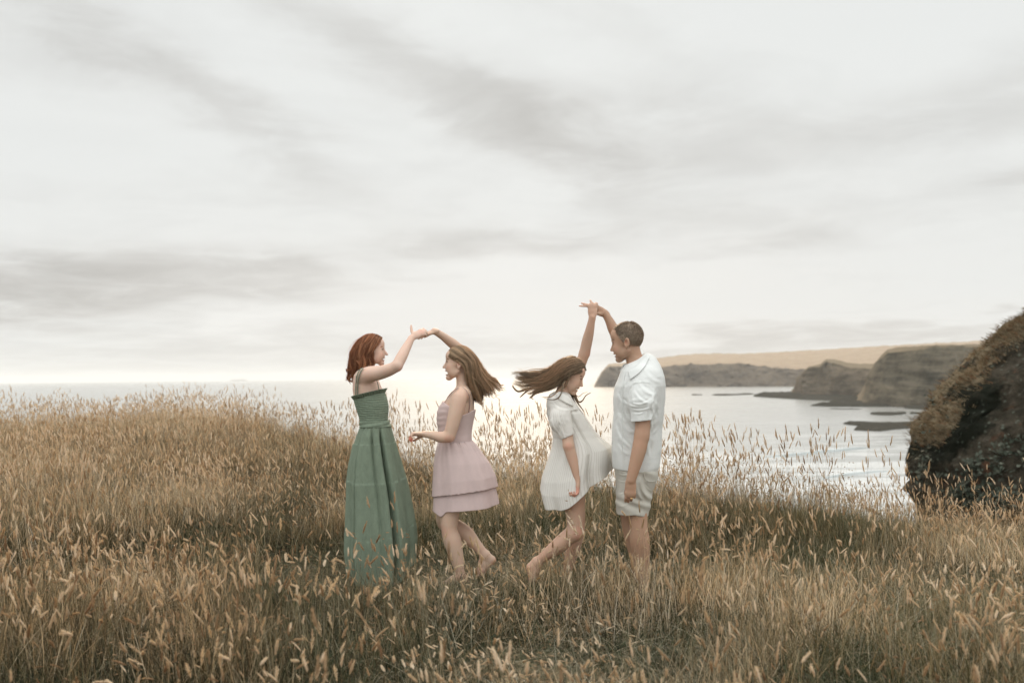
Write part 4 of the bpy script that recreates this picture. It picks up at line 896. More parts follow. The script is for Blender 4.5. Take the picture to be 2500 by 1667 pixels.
    for g0 in ([(1084, 984, -.08), (1089, 975, -.09), (1097, 965, -.09), (1108, 954, -.08), (1121, 946, -.06)], [(1144, 1006, -.09), (1146.5, 988, -.09), (1147, 970, -.08), (1141, 954, -.07), (1131, 944, -.05)]):
        V, Fc = drape(bodyV, p, g0, [(x + 1.3, y + .7, d_) for x, y, d_ in g0], 30, 3, .003); thick(mesh_obj("strap", V, Fc, mSt, bod), .0015)
    for pts in ([(1086, 982, .10), (1100, 960, .12), (1122, 946, .09), (1142, 965, .12), (1148, 1000, .11)],):
        V, Fc = tube([p(*q) for q in pts], .0020); mesh_obj("strap", V, Fc, mSt, bod)
    def f1(t, th): return .0025 * math.exp(-t / .1) * np.sin(46 * th + 2 * np.sin(5 * th)) + .012 * (t ** .8) * (.7 * np.sin(4 * th + .5) + .45 * np.sin(7 * th + 2)) + .004 * math.exp(-t / .35) * np.sin(19 * th + np.sin(3 * th)) + .0008 * t ** 6 * np.sin(31 * th + 3 * np.sin(4 * th))
    V, t, th = skirt([(1063, 1186, 1203, 1168, 0, 6.7), (1060.5, 1214, 1210, 1198, 2, 6.7), (1059.5, 1241, 1216.5, 1228, 4, 6.7)], lambda t, th: f1(.75 + .25 * t, th) - .004, 360, 40, depth=.88)
    cnr = np.exp(-((np.cos(th) + .75) / .13) ** 2) * (np.sin(th) < 0); V[..., 2] -= (t[:, None] ** 3) * .034 * cnr[None, :]
    thick(mesh_obj("lower_tier", V.reshape(-1, 3), grid_faces(40, 360, True), mP, root), .002)
    V, t, th = skirt([(1072, 1078, 1151.5, 1076, 0, 6.7), (1069, 1088, 1160, 1084, 0, 6.7), (1065, 1106, 1172.5, 1102, 0, 6.7), (1062, 1132, 1191, 1128, 0, 6.7), (1060, 1176, 1206.5, 1161, 0, 6.7), (1059, 1209, 1212, 1187, -2, 6.7)], f1, 360, 110, depth=[1.24, 1.18, 1.08, 1.0, .95, .92])
    V[..., 2] += (t[:, None] ** 8) * .0022 * np.sin(43 * th + 2 * np.sin(7 * th))[None, :]
    thick(mesh_obj("skirt", V.reshape(-1, 3), grid_faces(110, 360, True), mP, root), .002)
    mH = hair_material("light_brown_hair", (.06, .036, .02), (.40, .275, .165), (.85, .66, .44)); h = Hair(); a = lambda L: [p(*q) for q in L]
    A_ = a([(1091, 862, -.012), (1105, 876, -.060), (1126, 888, -.082), (1138, 905, -.082), (1142, 935, -.075), (1150, 965, -.06), (1157, 988, -.05)])
    B_ = a([(1099, 853, -.015), (1119, 864, -.065), (1143, 880, -.088), (1151, 905, -.09), (1157, 935, -.08), (1164, 962, -.065), (1170, 984, -.05)])
    C_ = a([(1118, 847.5, -.01), (1139, 857, -.055), (1155, 878, -.075), (1165, 904, -.075), (1175, 930, -.065), (1184, 950, -.05), (1190, 972, -.04)])
    D_ = a([(1128, 847, 0), (1149, 858, -.03), (1164, 880, -.04), (1177, 905, -.04), (1190, 926, -.035), (1201, 940, -.03), (1212, 955, -.02)])
    E_ = a([(1132, 847, .03), (1152, 859, .03), (1167, 881, .02), (1181, 904, .01), (1195, 920, .0), (1209, 931, .0), (1219, 946, .0)])
    h.sheet([A_, B_, C_, D_, E_], 4200, .0007, .012, .0125, 1.3, .0045, .52, .36, 26, .30, 6, np.array([0, .9, 0]), (H, .30))
    h.sheet([C_, D_, E_], 170, .0004, .014, .024, 1.3, .010, .8, .2, 26, .2, 0, None, (H, .5))
    h.sheet([a([(1095, 858, .02), (1110, 872, .065), (1130, 886, .08), (1142, 915, .07), (1150, 945, .05), (1160, 975, .03), (1166, 990, .02)]), a([(1118, 847, .02), (1140, 858, .06), (1158, 880, .07), (1165, 910, .06), (1172, 940, .04), (1178, 965, .03), (1182, 985, .02)]), a([(1132, 847, .03), (1152, 859, .04), (1168, 884, .04), (1178, 910, .03), (1190, 935, .02), (1198, 955, .01), (1205, 970, .0)])], 1100, .0011, .012, .006, 1.2, .004, .25, .2, 20, .2, skull=(H, .3))
    h.sheet([a([(1135, 900, -.02), (1140, 925, -.02), (1146, 950, -.02), (1156, 988, -.02)]), a([(1160, 895, .0), (1168, 925, 0), (1174, 950, 0), (1180, 985, 0)])], 500, .0012, .03, .004, 1., .006, .08, .08, 12)
    for _ in range(16):
        x = rng.random() * .98; G = [C_, D_, E_]; i = min(int(x * 2), 1); f_ = x * 2 - i; base = [G[i][j] * (1 - f_) + G[i + 1][j] * f_ for j in range(7)]; o1 = np.array([rng.uniform(.0, .03), rng.normal(0, .02), rng.normal(0, .014)])
        tip = base[6] + o1 + np.array([rng.uniform(.005, .035), 0, rng.uniform(-.03, .012)]); h.lock([base[2], base[3], base[4] + o1 * .3, base[5] + o1 * .7 + np.array([0, 0, rng.normal(0, .006)]), base[6] + o1, tip], int(rng.integers(8, 26)), .0020, .0007, .0022, 1.1, .78, .2)
    for L, c_ in (([(1165, 878, -.02), (1178, 903, -.02), (1190, 915, -.02), (1205, 922, -.01), (1218, 934, -.01), (1221, 948, 0), (1219, 952, 0)], 26), ([(1168, 890, -.05), (1182, 915, -.05), (1196, 927, -.04), (1208, 937, -.04), (1214, 950, -.03), (1217, 958, -.03)], 40), ([(1172, 915, -.06), (1179, 938, -.06), (1181, 957, -.05), (1187, 965, -.05), (1193, 962, -.05), (1192, 950, -.05)], 16), ([(1176, 930, -.05), (1188, 942, -.05), (1200, 950, -.04), (1204, 968, -.04)], 24), ([(1139, 908, -.09), (1152, 920, -.095), (1165, 930, -.085), (1180, 945, -.07), (1195, 952, -.06)], 14), ([(1158, 960, -.06), (1165, 978, -.05), (1176, 987, -.05), (1181, 981, -.05)], 30)):
        h.lock(a(L), c_, .0022, .0009, .0012, 1.0, .72, .2)
    h.build(mH, root, hair_cap(H, [((5.6, 0, 2.9), (.78, 0, -.62)), ((-2.2, 0, -2.5), (.62, 0, -.78))], .30))
    return root

# ---------- the girl in the white dress
def girl_white():
    p = P_(6.45); root = person(1385, 6.45, "girl in a loose striped white shirt dress looking down with hair blown back")
    c_, s_ = math.cos(R(24)), math.sin(R(24)); H = Head(p(1389.5, 914, 0), (c_, -.05, -s_), (s_, 0, c_), 3.62 * p.m)
    B = Body(*p.bounds(1270, 715, 1470, 1470, -.32, .34), BH)
    build_head(B, H, .45, nose=1.0)
    p.limb(B, [(1384, 928, 0, 15), (1377, 945, 0, 14.5), (1370, 966, 0, 17)], .02)
    B.stack(p.rows([(958, 1360, 1380, 0, .05), (968, 1350, 1386, 0, .10), (985, 1344, 1396, 0, .13), (1010, 1346, 1410, 0, .13), (1045, 1354, 1424, 0, .125), (1080, 1364, 1430, 0, .12), (1120, 1360, 1438, 0, .15), (1160, 1360, 1438, 0, .15)]), .02)
    p.limb(B, [(1368, 990, -.09, 16), (1370, 1005, -.12, 15.5), (1376, 1035, -.15, 15), (1384, 1062, -.175, 13.8), (1388, 1088, -.19, 13)], .02)
    p.limb(B, [(1388, 1088, -.19, 13.2), (1396, 1115, -.19, 12.8), (1404, 1145, -.20, 9.5), (1410, 1174, -.20, 7.4)], .012)
    hand(B, p(1410, 1172, -.20), (-.08, -.02, -1), (-1, -.35, .05), .84, (1.0, 1.05, 1.1, 1.15), .03, (.5, .3), 1)
    p.limb(B, [(1380, 978, .13, 18), (1396, 930, .17, 16), (1415, 893, .17, 14), (1427, 862, .15, 13.2)], .02)
    p.limb(B, [(1427, 862, .15, 13.5), (1434, 830, .12, 13.2), (1440, 805, .09, 11), (1446, 774, .06, 7.8)], .012)
    hand(B, p(1446, 774, .06), (-.02, 0, 1), (.0, 1, .0), .84, (.5, .35, .15, .12), .10, (.35, .3), -1, dirs=[(.12, .2, 1), (-.42, -.1, .9), (-.95, 0, .30), (-1, .0, .08)], lens=(.045, .055, .074, .072))
    p.limb(B, [(1398, 1130, -.07, 31), (1401, 1215, -.08, 26), (1405, 1262, -.085, 22), (1405, 1300, -.085, 19)], .02)
    p.limb(B, [(1405, 1298, -.085, 19.5), (1388, 1310, -.07, 19.5), (1365, 1330, -.05, 19), (1340, 1349, -.03, 14.5), (1313, 1369, -.01, 10.2)], .02)
    foot(B, p(1310, 1373, -.01), p(1296, 1384, -.01), p(1301, 1420, -.02), p(1309, 1434, -.03), .92, up=(.85, 0, .45))
    p.limb(B, [(1398, 1130, .08, 30), (1403, 1215, .09, 25), (1409, 1285, .09, 19), (1400, 1335, .09, 17.5), (1388, 1380, .09, 13), (1382, 1420, .09, 10)], .02)
    foot(B, p(1381, 1426, .09), p(1371, 1439, .09), p(1420, 1444, .08), p(1438, 1445, .08), .92)
    skin_mesh(B, root, (.55, .375, .28), head_paint(H, None, (.50, .20, .17), .45, (.19, .11, .07)) + [(p(1406, 1200, -.2), .05, (.66, .26, .2), .6), (p(1415, 1300, -.12), .06, (.62, .31, .23), .45), (p(1388, 1090, -.24), .04, (.60, .31, .23), .45), (p(1290, 1400, -.02), .06, (.60, .30, .22), .4), (p(1440, 862, .12), .04, (.6, .3, .22), .4)])
    face_parts(H, root, .45)
    mW = cloth_material("white_striped_cotton", (.87, .845, .80), 500, 9, .30, transl=.22, stripes=(.64, .60, .54), vary=.03)
    C = Body(*p.bounds(1322, 945, 1475, 1095, -.28, .26), .004); lo, hi = p.bounds(1322, 945, 1475, 1095, -.28, .26)
    C.stack(p.rows([(956, 1352, 1384, 0, .05), (963, 1341, 1392, 0, .11), (975, 1335, 1398, 0, .155), (990, 1333.5, 1410, 0, .166), (1000, 1336, 1417, 0, .168)]), .01)
    hp = p(1385, 1066, -.19); hn = nz(p(1386, 1064, -.19) - p(1371, 1030, -.19))
    fy = np.array([0, 1., 0]); sleeve(C, p(1368, 984, -.12), p(1368, 1022, -.165), 22 * p.m, 25.5 * p.m, hp, hn, .03, fy, 1.45); sleeve(C, p(1368, 1020, -.165), p(1387, 1070, -.188), 25.5 * p.m, 16.5 * p.m, hp, hn, .01, fy, 1.25)
    C.cone(p(1376, 975, .12), p(1392, 945, .16), 22 * p.m, 20 * p.m, .01)
    V, Fc = C.mesh(); V = creases(V, p, random_creases(12, (1342, 1000, 1385, 1055), 75, 14, 34, 2.6, .0026) + [(1345, 1012, 1368, 1066, 3, .004), (1352, 990, 1395, 1000, 3, .004)]); dress = mesh_obj("dress_yoke", V, Fc, mW, root); 
    st = ((V[:, 0] + (V[:, 2] - 1.1) * .34) + (V[:, 1] - 6.45) * .6) / .0135; a_ = p(1368, 985, -.16); b_ = p(1386, 1066, -.19); ax_ = nz(b_ - a_); e1 = nz(np.cross(ax_, [0, 1, 0])); e2 = np.cross(ax_, e1); w_ = V - a_; t_ = (w_ @ ax_) / np.linalg.norm(b_ - a_)
    ins = (t_ > .02) & (V[:, 1] < 6.45 - .085) & (np.hypot(w_ @ e1, w_ @ e2) < 30 * p.m); st[ins] = (np.arctan2(w_ @ e1, w_ @ e2)[ins]) * .062 / .0135; fattr(dress, 'stripe', st)
    # collar and placket
    cv, cf = drape(V, p, [(1362, 955, -.02), (1372, 960, -.055), (1384, 966, -.065), (1394, 975, -.045)], [(1355, 962, -.05), (1364, 974, -.09), (1378, 982, -.10), (1397, 991, -.06)], 20, 8, .004)
    o = mesh_obj("collar_flap", cv, cf, mW, dress); fattr(o, 'stripe', cv[:, 0] / .0135 - cv[:, 2] / .014); thick(o, .0025)
    def f3(t, th): 
        near = lambda c, w_: np.exp(-((np.angle(np.exp(1j * (th - c)))) / w_) ** 2)
        return .004 * np.sin(9 * th + 3 * t) + t ** 1.5 * (.014 * np.sin(4 * th + 1.5) + .011 * np.sin(7 * th + .4 + t) + .006 * np.sin(12 * th + 2)) - .035 * t * near(2 * np.pi - 1.45 + .15 * t, .09)
    V, t, th = skirt([(1338, 984, 1400, 984, 0, 6.45), (1336.5, 1010, 1422, 1008, 0, 6.45), (1343, 1031, 1435, 1029, 0, 6.45), (1350, 1052, 1448, 1050, 0, 6.45), (1352.5, 1070, 1461, 1067, 0, 6.45), (1350, 1090, 1477, 1080, 2, 6.45), (1343, 1112, 1489, 1090, 7, 6.45), (1334, 1138, 1492, 1100, 10, 6.45), (1325, 1164, 1493, 1112, 16, 6.45), (1321, 1192, 1494, 1126, 21, 6.45), (1329, 1224, 1495, 1139, 25, 6.45)], f3, 420, 150, skew=.55, depth=[1.62, 1.42, 1.26, 1.15, 1.08, 1.0, .93, .88, .84, .8, .8])
    o = mesh_obj("dress_body", V.reshape(-1, 3), grid_faces(150, 420, True), mW, root); fattr(o, 'stripe', np.tile(th / (2 * np.pi) * 88, (150, 1)).ravel()); thick(o, .002)
    mB, T = material("grey_button"); q = T.node('ShaderNodeTexCoord').outputs['Object']; finish(T, T.ramp(T.noise(q, 200., 2.), [(.4, (.30, .28, .26)), (.6, (.40, .38, .35))]), .3)
    for x, y, dy in ((1396, 983, -.075), (1412, 1006, -.085), (1427, 1030, -.085), (1470, 1116, -.12)):
        V, Fc = ellipsoid_mesh(p(x, y, dy), (.006, .0025, .006), np.eye(3), 10, 6); mesh_obj("button", V, Fc, mB, dress)
    mH = hair_material("brown_wavy_hair", (.06, .042, .026), (.37, .285, .195), (.82, .64, .44)); h = Hair(); a = lambda L: [p(*q) for q in L]
    A_ = a([(1431, 904, -.015), (1416, 910, -.062), (1396, 913, -.085), (1378, 924, -.085), (1362, 942, -.07), (1340, 952, -.05), (1316, 956, -.04), (1290, 962, -.03)])
    B_ = a([(1427, 889, -.02), (1405, 894, -.07), (1382, 904, -.088), (1360, 922, -.08), (1338, 938, -.06), (1310, 946, -.05), (1280, 957, -.04), (1256, 945, -.03)])
    C_ = a([(1418, 879, -.015), (1394, 883, -.06), (1370, 896, -.078), (1347, 914, -.07), (1322, 927, -.05), (1296, 934, -.04), (1272, 930, -.03), (1254, 922, -.02)])
    D_ = a([(1404, 871, 0), (1380, 876, -.04), (1358, 891, -.05), (1338, 907, -.045), (1314, 918, -.03), (1292, 920, -.03), (1270, 915, -.02), (1256, 921, -.02)])
    E_ = a([(1395, 869, .02), (1373, 877, .02), (1354, 892, .02), (1334, 904, .02), (1310, 911, .01), (1290, 911, .0), (1272, 910, 0), (1262, 915, 0)])
    h.sheet([A_, B_, C_, D_, E_], 4800, .0007, .012, .0135, 1.9, .0046, .50, .34, 28, .62, 7, np.array([0, .9, 0]), (H, .30))
    h.sheet([a([(1428, 893, .02), (1408, 900, .06), (1388, 912, .08), (1368, 932, .08), (1345, 948, .06), (1320, 955, .04)]), a([(1400, 870, .02), (1374, 880, .06), (1350, 900, .06), (1326, 920, .04), (1300, 930, .03), (1275, 935, .02)])], 1000, .0010, .012, .009, 1.6, .004, .3, .2, 20, .3, skull=(H, .3))
    h.sheet([B_, C_, D_, E_], 240, .0004, .014, .034, 1.6, .012, .8, .2, 28, .2, 0, None, (H, .5))
    for L, n_, tn in (([(1345, 898, -.02), (1326, 900, -.02), (1308, 900, -.02), (1292, 903, -.02), (1278, 908, -.02), (1266, 913, -.02)], 12, .8), ([(1330, 915, -.03), (1305, 905, -.03), (1290, 908, -.03), (1280, 905, -.03)], 10, .7), ([(1325, 950, -.04), (1308, 958, -.04), (1298, 968, -.04), (1293, 972, -.04), (1297, 971, -.04)], 26, .6), ([(1345, 950, -.05), (1322, 956, -.05), (1306, 962, -.05), (1298, 972, -.05), (1303, 974, -.05)], 26, .6), ([(1300, 945, -.04), (1283, 957, -.04), (1272, 968, -.04), (1268, 968, -.04)], 24, .65), ([(1285, 950, -.04), (1265, 955, -.04), (1253, 945, -.04), (1252, 939, -.04)], 60, .55), ([(1375, 935, -.1), (1372, 955, -.17), (1362, 972, -.18), (1345, 976, -.17), (1325, 970, -.16)], 16, .55), ([(1380, 930, -.09), (1368, 948, -.14), (1350, 966, -.17), (1335, 970, -.16), (1320, 968, -.15)], 14, .5), ([(1392, 905, -.09), (1388, 925, -.09), (1380, 945, -.08), (1362, 952, -.08)], 30, .5),
                      ([(1393, 945, .06), (1396, 965, .05), (1404, 985, -.02), (1414, 1000, -.06), (1422, 1010, -.07)], 150, .12), ([(1396, 950, .05), (1403, 968, .04), (1412, 985, .02), (1421, 998, .0), (1424, 1005, 0)], 80, .45), ([(1404, 962, .04), (1412, 980, .04), (1422, 978, .03), (1431, 965, .03), (1443, 958, .03)], 34, .7), ([(1402, 958, .04), (1412, 968, .04), (1424, 960, .03), (1436, 957, .03)], 8, .8)):
        h.lock(a(L), n_, .0030 if n_ > 12 else .0014, .0009, .0014, 1.2, tn, .18)
    h.build(mH, root, hair_cap(H, [((5.3, 0, 3.3), (.76, 0, -.65)), ((-2.2, 0, -2.8), (.62, 0, -.78))], .30))
    return root

# ---------- the man
def man():
    p = P_(6.25); root = person(1550, 6.25, "man with short greying hair in a white shirt and pale beige shorts")
    yw = R(20); H = Head(p(1534, 832, 0), (-math.cos(yw), math.sin(yw), -.16), (-.13, .03, 1), 4.18 * p.m)
    B = Body(*p.bounds(1440, 715, 1635, 1500, -.36, .40), .0044)
    build_head(B, H, .2, male=True)
    p.limb(B, [(1543, 855, 0, 20), (1548, 872, 0, 20), (1556, 895, 0, 24)], .02)
    B.stack(p.rows([(876, 1540, 1590, 0, .05), (890, 1532, 1602, 0, .085), (910, 1524, 1608, 0, .13), (960, 1510, 1610, 0, .165), (1050, 1504, 1604, 0, .15), (1120, 1502, 1604, 0, .15), (1160, 1510, 1596, 0, .145), (1190, 1514, 1584, 0, .14)]), .02)
    p.limb(B, [(1568, 928, -.11, 19), (1570, 955, -.17, 19), (1570, 1000, -.205, 19), (1569, 1040, -.225, 18), (1567, 1065, -.235, 17)], .02)
    p.limb(B, [(1567, 1062, -.235, 17), (1560, 1098, -.25, 17), (1549, 1140, -.26, 14), (1540.5, 1172, -.265, 11)], .015)
    tips = hand(B, p(1541, 1170, -.265), (-.06, .02, -1), (.05, 1, 0), .97, (.40, .5, .6, .75), .0, (.18, .75), -1)
    p.limb(B, [(1570, 905, .17, 22), (1548, 868, .26, 19), (1525, 845, .32, 16), (1509, 828, .34, 14.5)], .02)
    p.limb(B, [(1509, 828, .34, 14.5), (1497, 803, .34, 14), (1487, 782, .34, 11), (1476, 764, .34, 9)], .012)
    hand(B, p(1477, 765, .34), (-.85, -.15, .42), (-.2, -.9, .1), .86, (.5, .45, .9, .8), .05, (.4, .8), -1, dirs=[(-.12, 0, 1), (.12, .05, 1), (-.3, -.6, .7), (-.8, -.5, .3)], lens=(.066, .062, .050, .045))
    for L in ([(1552, 1160, -.08, 30), (1557, 1240, -.09, 22.5), (1559, 1285, -.095, 21.5), (1562, 1320, -.09, 23.5), (1567, 1365, -.085, 18.5), (1573, 1440, -.08, 12)], [(1538, 1160, .08, 30), (1533, 1240, .10, 20), (1538, 1290, .10, 18.5), (1545, 1325, .10, 17.5), (1553, 1370, .10, 14), (1560, 1440, .10, 11)]): p.limb(B, L, .02)
    foot(B, p(1574, 1448, -.08), p(1586, 1462, -.08), p(1536, 1467, -.08), p(1518, 1468, -.08), 1.05); foot(B, p(1560, 1448, .10), p(1572, 1462, .10), p(1522, 1467, .10), p(1504, 1468, .10), 1.05)
    skin_mesh(B, root, (.42, .27, .185), head_paint(H, None, (.42, .20, .15), .2, (.16, .11, .08), (.26, .17, .12)) + [(p(1553, 1190, -.28), .001, (.4, .2, .1), 0), (p(1573, 1052, -.30), .03, (.33, .19, .125), .5)])
    face_parts(H, root, .2)
    mSh = cloth_material("white_linen", (.82, .83, .81), 420, 7, .55, transl=.15, vary=.03, hf=(1, 1, 1.5), dist=.014)
    bnd = p.bounds(1480, 850, 1640, 1170, -.38, .36); C = Body(*bnd, .0044)
    def rip(P, z):
        q = fbm(np.stack([P[..., 0] * 5, P[..., 1] * 5, P[..., 2] * 9 + P[..., 0] * 6], -1), 2); return .004 * q
    C.stack(p.rows([(862, 1566, 1582, 0, .04), (867, 1556, 1594, 0, .06), (877, 1545, 1603, 0, .085), (890, 1525, 1610.5, 0, .12), (905, 1516, 1616, 0, .16), (920, 1511, 1620, 0, .19), (942, 1501, 1623, 0, .21), (968, 1498, 1622, 0, .205), (1006, 1498.5, 1620, 0, .19), (1044, 1494.5, 1616, 0, .18), (1100, 1493, 1615, 0, .18), (1138, 1496, 1609, 0, .18), (1158, 1499, 1598, 0, .175)]), .01, ripple=rip)
    hp = p(1568, 1027, -.24); hn = nz((.10, 0, -1))
    fy = np.array([0, 1., 0]); sleeve(C, p(1572, 920, -.14), p(1570, 975, -.205), 24 * p.m, 31 * p.m, hp, hn, .05, fy, 1.15); sleeve(C, p(1570, 972, -.205), p(1568, 1040, -.235), 31 * p.m, 26.5 * p.m, hp, hn, .01, fy, 1.15)
    hp2 = p(1569, 1006, -.24)
    def cuff(P): 
        a_ = p(1570, 975, -.205); b_ = p(1568, 1040, -.235); ba = b_ - a_; t = np.clip(((P - a_) @ ba) / (ba @ ba), 0, 1); w_ = (P - (a_ + t[..., None] * ba)) * np.array([1, 1.15, 1]); return np.maximum(np.maximum(np.sqrt((w_ * w_).sum(-1)) - (31.7 - 4.5 * t) * p.m, (P - hp) @ hn), -((P - hp2) @ hn))
    C.put(cuff, p(1530, 990, -.36) - .02, p(1605, 1030, -.1) + .06, .001)
    C.cone(p(1572, 905, .16), p(1550, 872, .235), 27 * p.m, 25 * p.m, .02)
    lo, hi = bnd; c1 = p(1540, 1146); C.put(lambda P: ((P - c1) @ nz((.10, 0, 1))), np.array([lo[0], lo[1], lo[2] - .1]), np.array([hi[0], hi[1], c1[2] + .02]), .004, 'cut')
    # neck opening
    C.ell(p(1549, 870, 0), np.array([31, 27, 16]) * p.m, np.array([[.87, 0, .49], [0, 1, 0], [-.49, 0, .87]]), .006, 'cut')
    V, Fc = C.mesh(); V = creases(V, p, random_creases(10, (1500, 950, 1535, 1110), 62, 16, 60, 4.0, .006) + random_creases(7, (1595, 940, 1612, 1120), 100, 12, 60, 3.5, .006) + [(1541, 985, 1590, 975, 2.6, .0042), (1540, 998, 1592, 992, 2.2, .0036), (1543, 1009, 1575, 1004, 2.0, .003), (1547, 955, 1585, 985, 3.5, .005), (1560, 935, 1598, 965, 4, .005), (1546, 938, 1540, 985, 3.4, -.007), (1602, 955, 1600, 1020, 4, .009), (1530, 925, 1508, 985, 4.5, .006), (1600, 1030, 1583, 1110, 4.5, .007), (1500, 1030, 1536, 1090, 4, .006), (1505, 1080, 1535, 1110, 4, .005), (1575, 905, 1612, 935, 5, .005), (1553, 1120, 1535, 1075, 3, .004)]); sh = mesh_obj("shirt", V, Fc, mSh, root)
    V0 = V
    cv, cf = drape(V0, p, [(1577, 866, -.03), (1565, 880, -.080), (1547, 895, -.100), (1531, 905, -.095)], [(1584, 872, -.05), (1572, 893, -.11), (1556, 911, -.14), (1535, 927, -.14)], 22, 9, .005); thick(mesh_obj("collar_flap", cv, cf, mSh, sh), .003)
    cv, cf = drape(V0[:1], p, [(1577, 866, .0), (1566, 872, .06), (1540, 884, .09), (1523, 889, .05)], [(1582, 872, .0), (1574, 886, .075), (1538, 904, .11), (1514, 906, .04)], 22, 7, .004); thick(mesh_obj("collar_flap", cv, cf, mSh, sh), .003)
    cv, cf = drape(V0, p, [(1544, 936, -.17), (1546, 932, -.17), (1568, 930, -.17), (1589, 934, -.16)], [(1545, 938, -.17), (1547, 934.5, -.17), (1568, 932.5, -.17), (1589, 936.5, -.16)], 20, 3, .0015); mesh_obj("sleeve_seam", cv, cf, mSh, sh)
    V, Fc = tube([p(1526, 912, -.115), p(1520, 950, -.15), p(1520, 1000, -.16), p(1519, 1070, -.17), p(1521, 1140, -.17)], .0022, 30, 4); mesh_obj("placket_edge", V, Fc, mSh, sh)
    mSo = cloth_material("beige_twill", (.56, .535, .475), 600, 10, .35, transl=.04, vary=.05, dist=.012)
    bnd = p.bounds(1485, 1125, 1620, 1275, -.26, .26); C = Body(*bnd, .0042); lo, hi = bnd
    C.stack(p.rows([(1132, 1499, 1607, 0, .172), (1150, 1502, 1606, 0, .174), (1170, 1504, 1602, 0, .175), (1200, 1505, 1591.5, 0, .170), (1229, 1504, 1587, 0, .165), (1262, 1505.5, 1581, 0, .16)]), .01, ripple=lambda P, z: .003 * np.sin(P[..., 0] * 40 + z * 60 + 2 * np.sin(z * 30)) * (P[..., 1] < 6.3))
    for cx, n_ in ((p(1541, 1248.5), nz((-.16, 0, 1))), ): pass
    cA = p(1541, 1249.0); nA = nz((.21, 0, 1)); cB = p(1541, 1249.0); nB = nz((-.13, 0, 1))
    C.put(lambda P: np.maximum((P - cA) @ nA, (P - cB) @ nB), np.array([lo[0], lo[1], lo[2] - .1]), hi, .003, 'cut')
    C.cone(p(1539, 1262, -.22), p(1540, 1225, -.19), .012, .002, .02, op='cut')
    V, Fc = C.mesh(); V = creases(V, p, [(1506, 1154, 1534, 1158, 1.8, .004), (1505, 1170, 1530, 1175, 1.8, .0035), (1512, 1205, 1522, 1203, 2, .004), (1562, 1165, 1584, 1215, 6, .010), (1555, 1175, 1570, 1225, 5, .007), (1510, 1235, 1535, 1228, 2, .003)] + random_creases(6, (1508, 1150, 1590, 1240), 40, 30, 25, 2.5, .003)); so_ = mesh_obj("shorts", V, Fc, mSo, root)
    V, Fc = tube([p(1571, 1152, -.17), p(1574, 1166, -.176), p(1582, 1174, -.172), p(1596, 1175, -.14), p(1601, 1170, -.10)], .0025, 24, 5); mesh_obj("pocket_edge", V, Fc, mSo, so_)
    mR_, T = material("gold_ring"); q = T.node('ShaderNodeTexCoord').outputs['Object']; T.node('ShaderNodeOutputMaterial', {0: T.node('ShaderNodeBsdfPrincipled', {'Base Color': T.ramp(T.noise(q, 300., 2.), [(.4, (.8, .55, .25)), (.6, (.9, .65, .32))]), 'Metallic': 1.0, 'Roughness': .25}).outputs[0]})
    c0 = p(1541.5, 1216, -.272); V = []
    for i in range(20):
        for k in range(6): a1 = 2 * math.pi * i / 20; a2 = 2 * math.pi * k / 6; r_ = .0096 + .0014 * math.cos(a2); V.append(c0 + np.array([r_ * math.cos(a1), r_ * math.sin(a1), .0022 * math.sin(a2)]))
    f = grid_faces(20, 6, True); f2 = np.array([[19 * 6 + k, 19 * 6 + (k + 1) % 6, (k + 1) % 6, k] for k in range(6)]); mesh_obj("wedding_ring", np.array(V), np.concatenate([f, f2]), mR_, root)
    # short hair: cap plus bristles
    mH = hair_material("short_brown_grey_hair", (.12, .092, .064), (.46, .36, .265), (.78, .70, .58))
    capV, capF = hair_cap(H, [((6.3, 0, 6.2), (.95, 0, -.31)), ((3.6, 0, 3.0), (.9, 0, -.45)), ((-1.5, 0, -2.6), (.42, 0, -.91))], .28, .0036)
    h = Hair(); k = H.k; q = (capV - H.o) @ H.M.T / k; nrm = q / np.array([9.2, 7.2, 8.5]) ** 2 - np.array([0, 0, 2.6]) / np.array([9.2, 7.2, 8.5]) ** 2; nrm /= np.linalg.norm(nrm, axis=1, keepdims=True)
    for i in rng.integers(0, len(capV), 11000):
        n_ = nrm[i]; side = abs(q[i, 1]) > 4.6; fl = (np.array([.15, 0, -1.0]) if (side or q[i, 0] < -3) else np.array([.9, 0, .1])) + rng.normal(0, .16, 3); fl = fl - (fl @ n_) * n_; d = nz(n_ * .42 + fl) @ H.M; L = (.007 if q[i, 2] < 2 else .012) * rng.uniform(.6, 1.2)
        grey = .35 * (q[i, 2] < 4) * (q[i, 0] > 0); h.strand(np.array([capV[i] - d * .003, capV[i] + d * L * .5, capV[i] + d * L + np.array([0, 0, -.001])]), .0007, float(np.clip(.38 + grey + rng.normal(0, .22), 0, 1)))
    for i in range(500):   # the forelock
        b_ = H(rng.uniform(4.8, 7.0), rng.uniform(-3.6, 3.6), 0); qf = rng.uniform(5.6, 8.6); qs = rng.uniform(-3.4, 3.4); t_ = 1 - (qf / 9.35) ** 2 - (qs / 7.3) ** 2
        if t_ <= .02: continue
        c0 = H(qf, qs, 2.5 + 8.5 * math.sqrt(t_)); d = nz(np.array([.9, .1, .35]) + rng.normal(0, .25, 3)) @ H.M; h.strand(np.array([c0 - d * .003, c0 + d * .005, c0 + d * .011]), .0007, .6)
    h.build(mH, root, (capV, capF), .5)
    return root
woman_green(); girl_pink(); girl_white(); man()
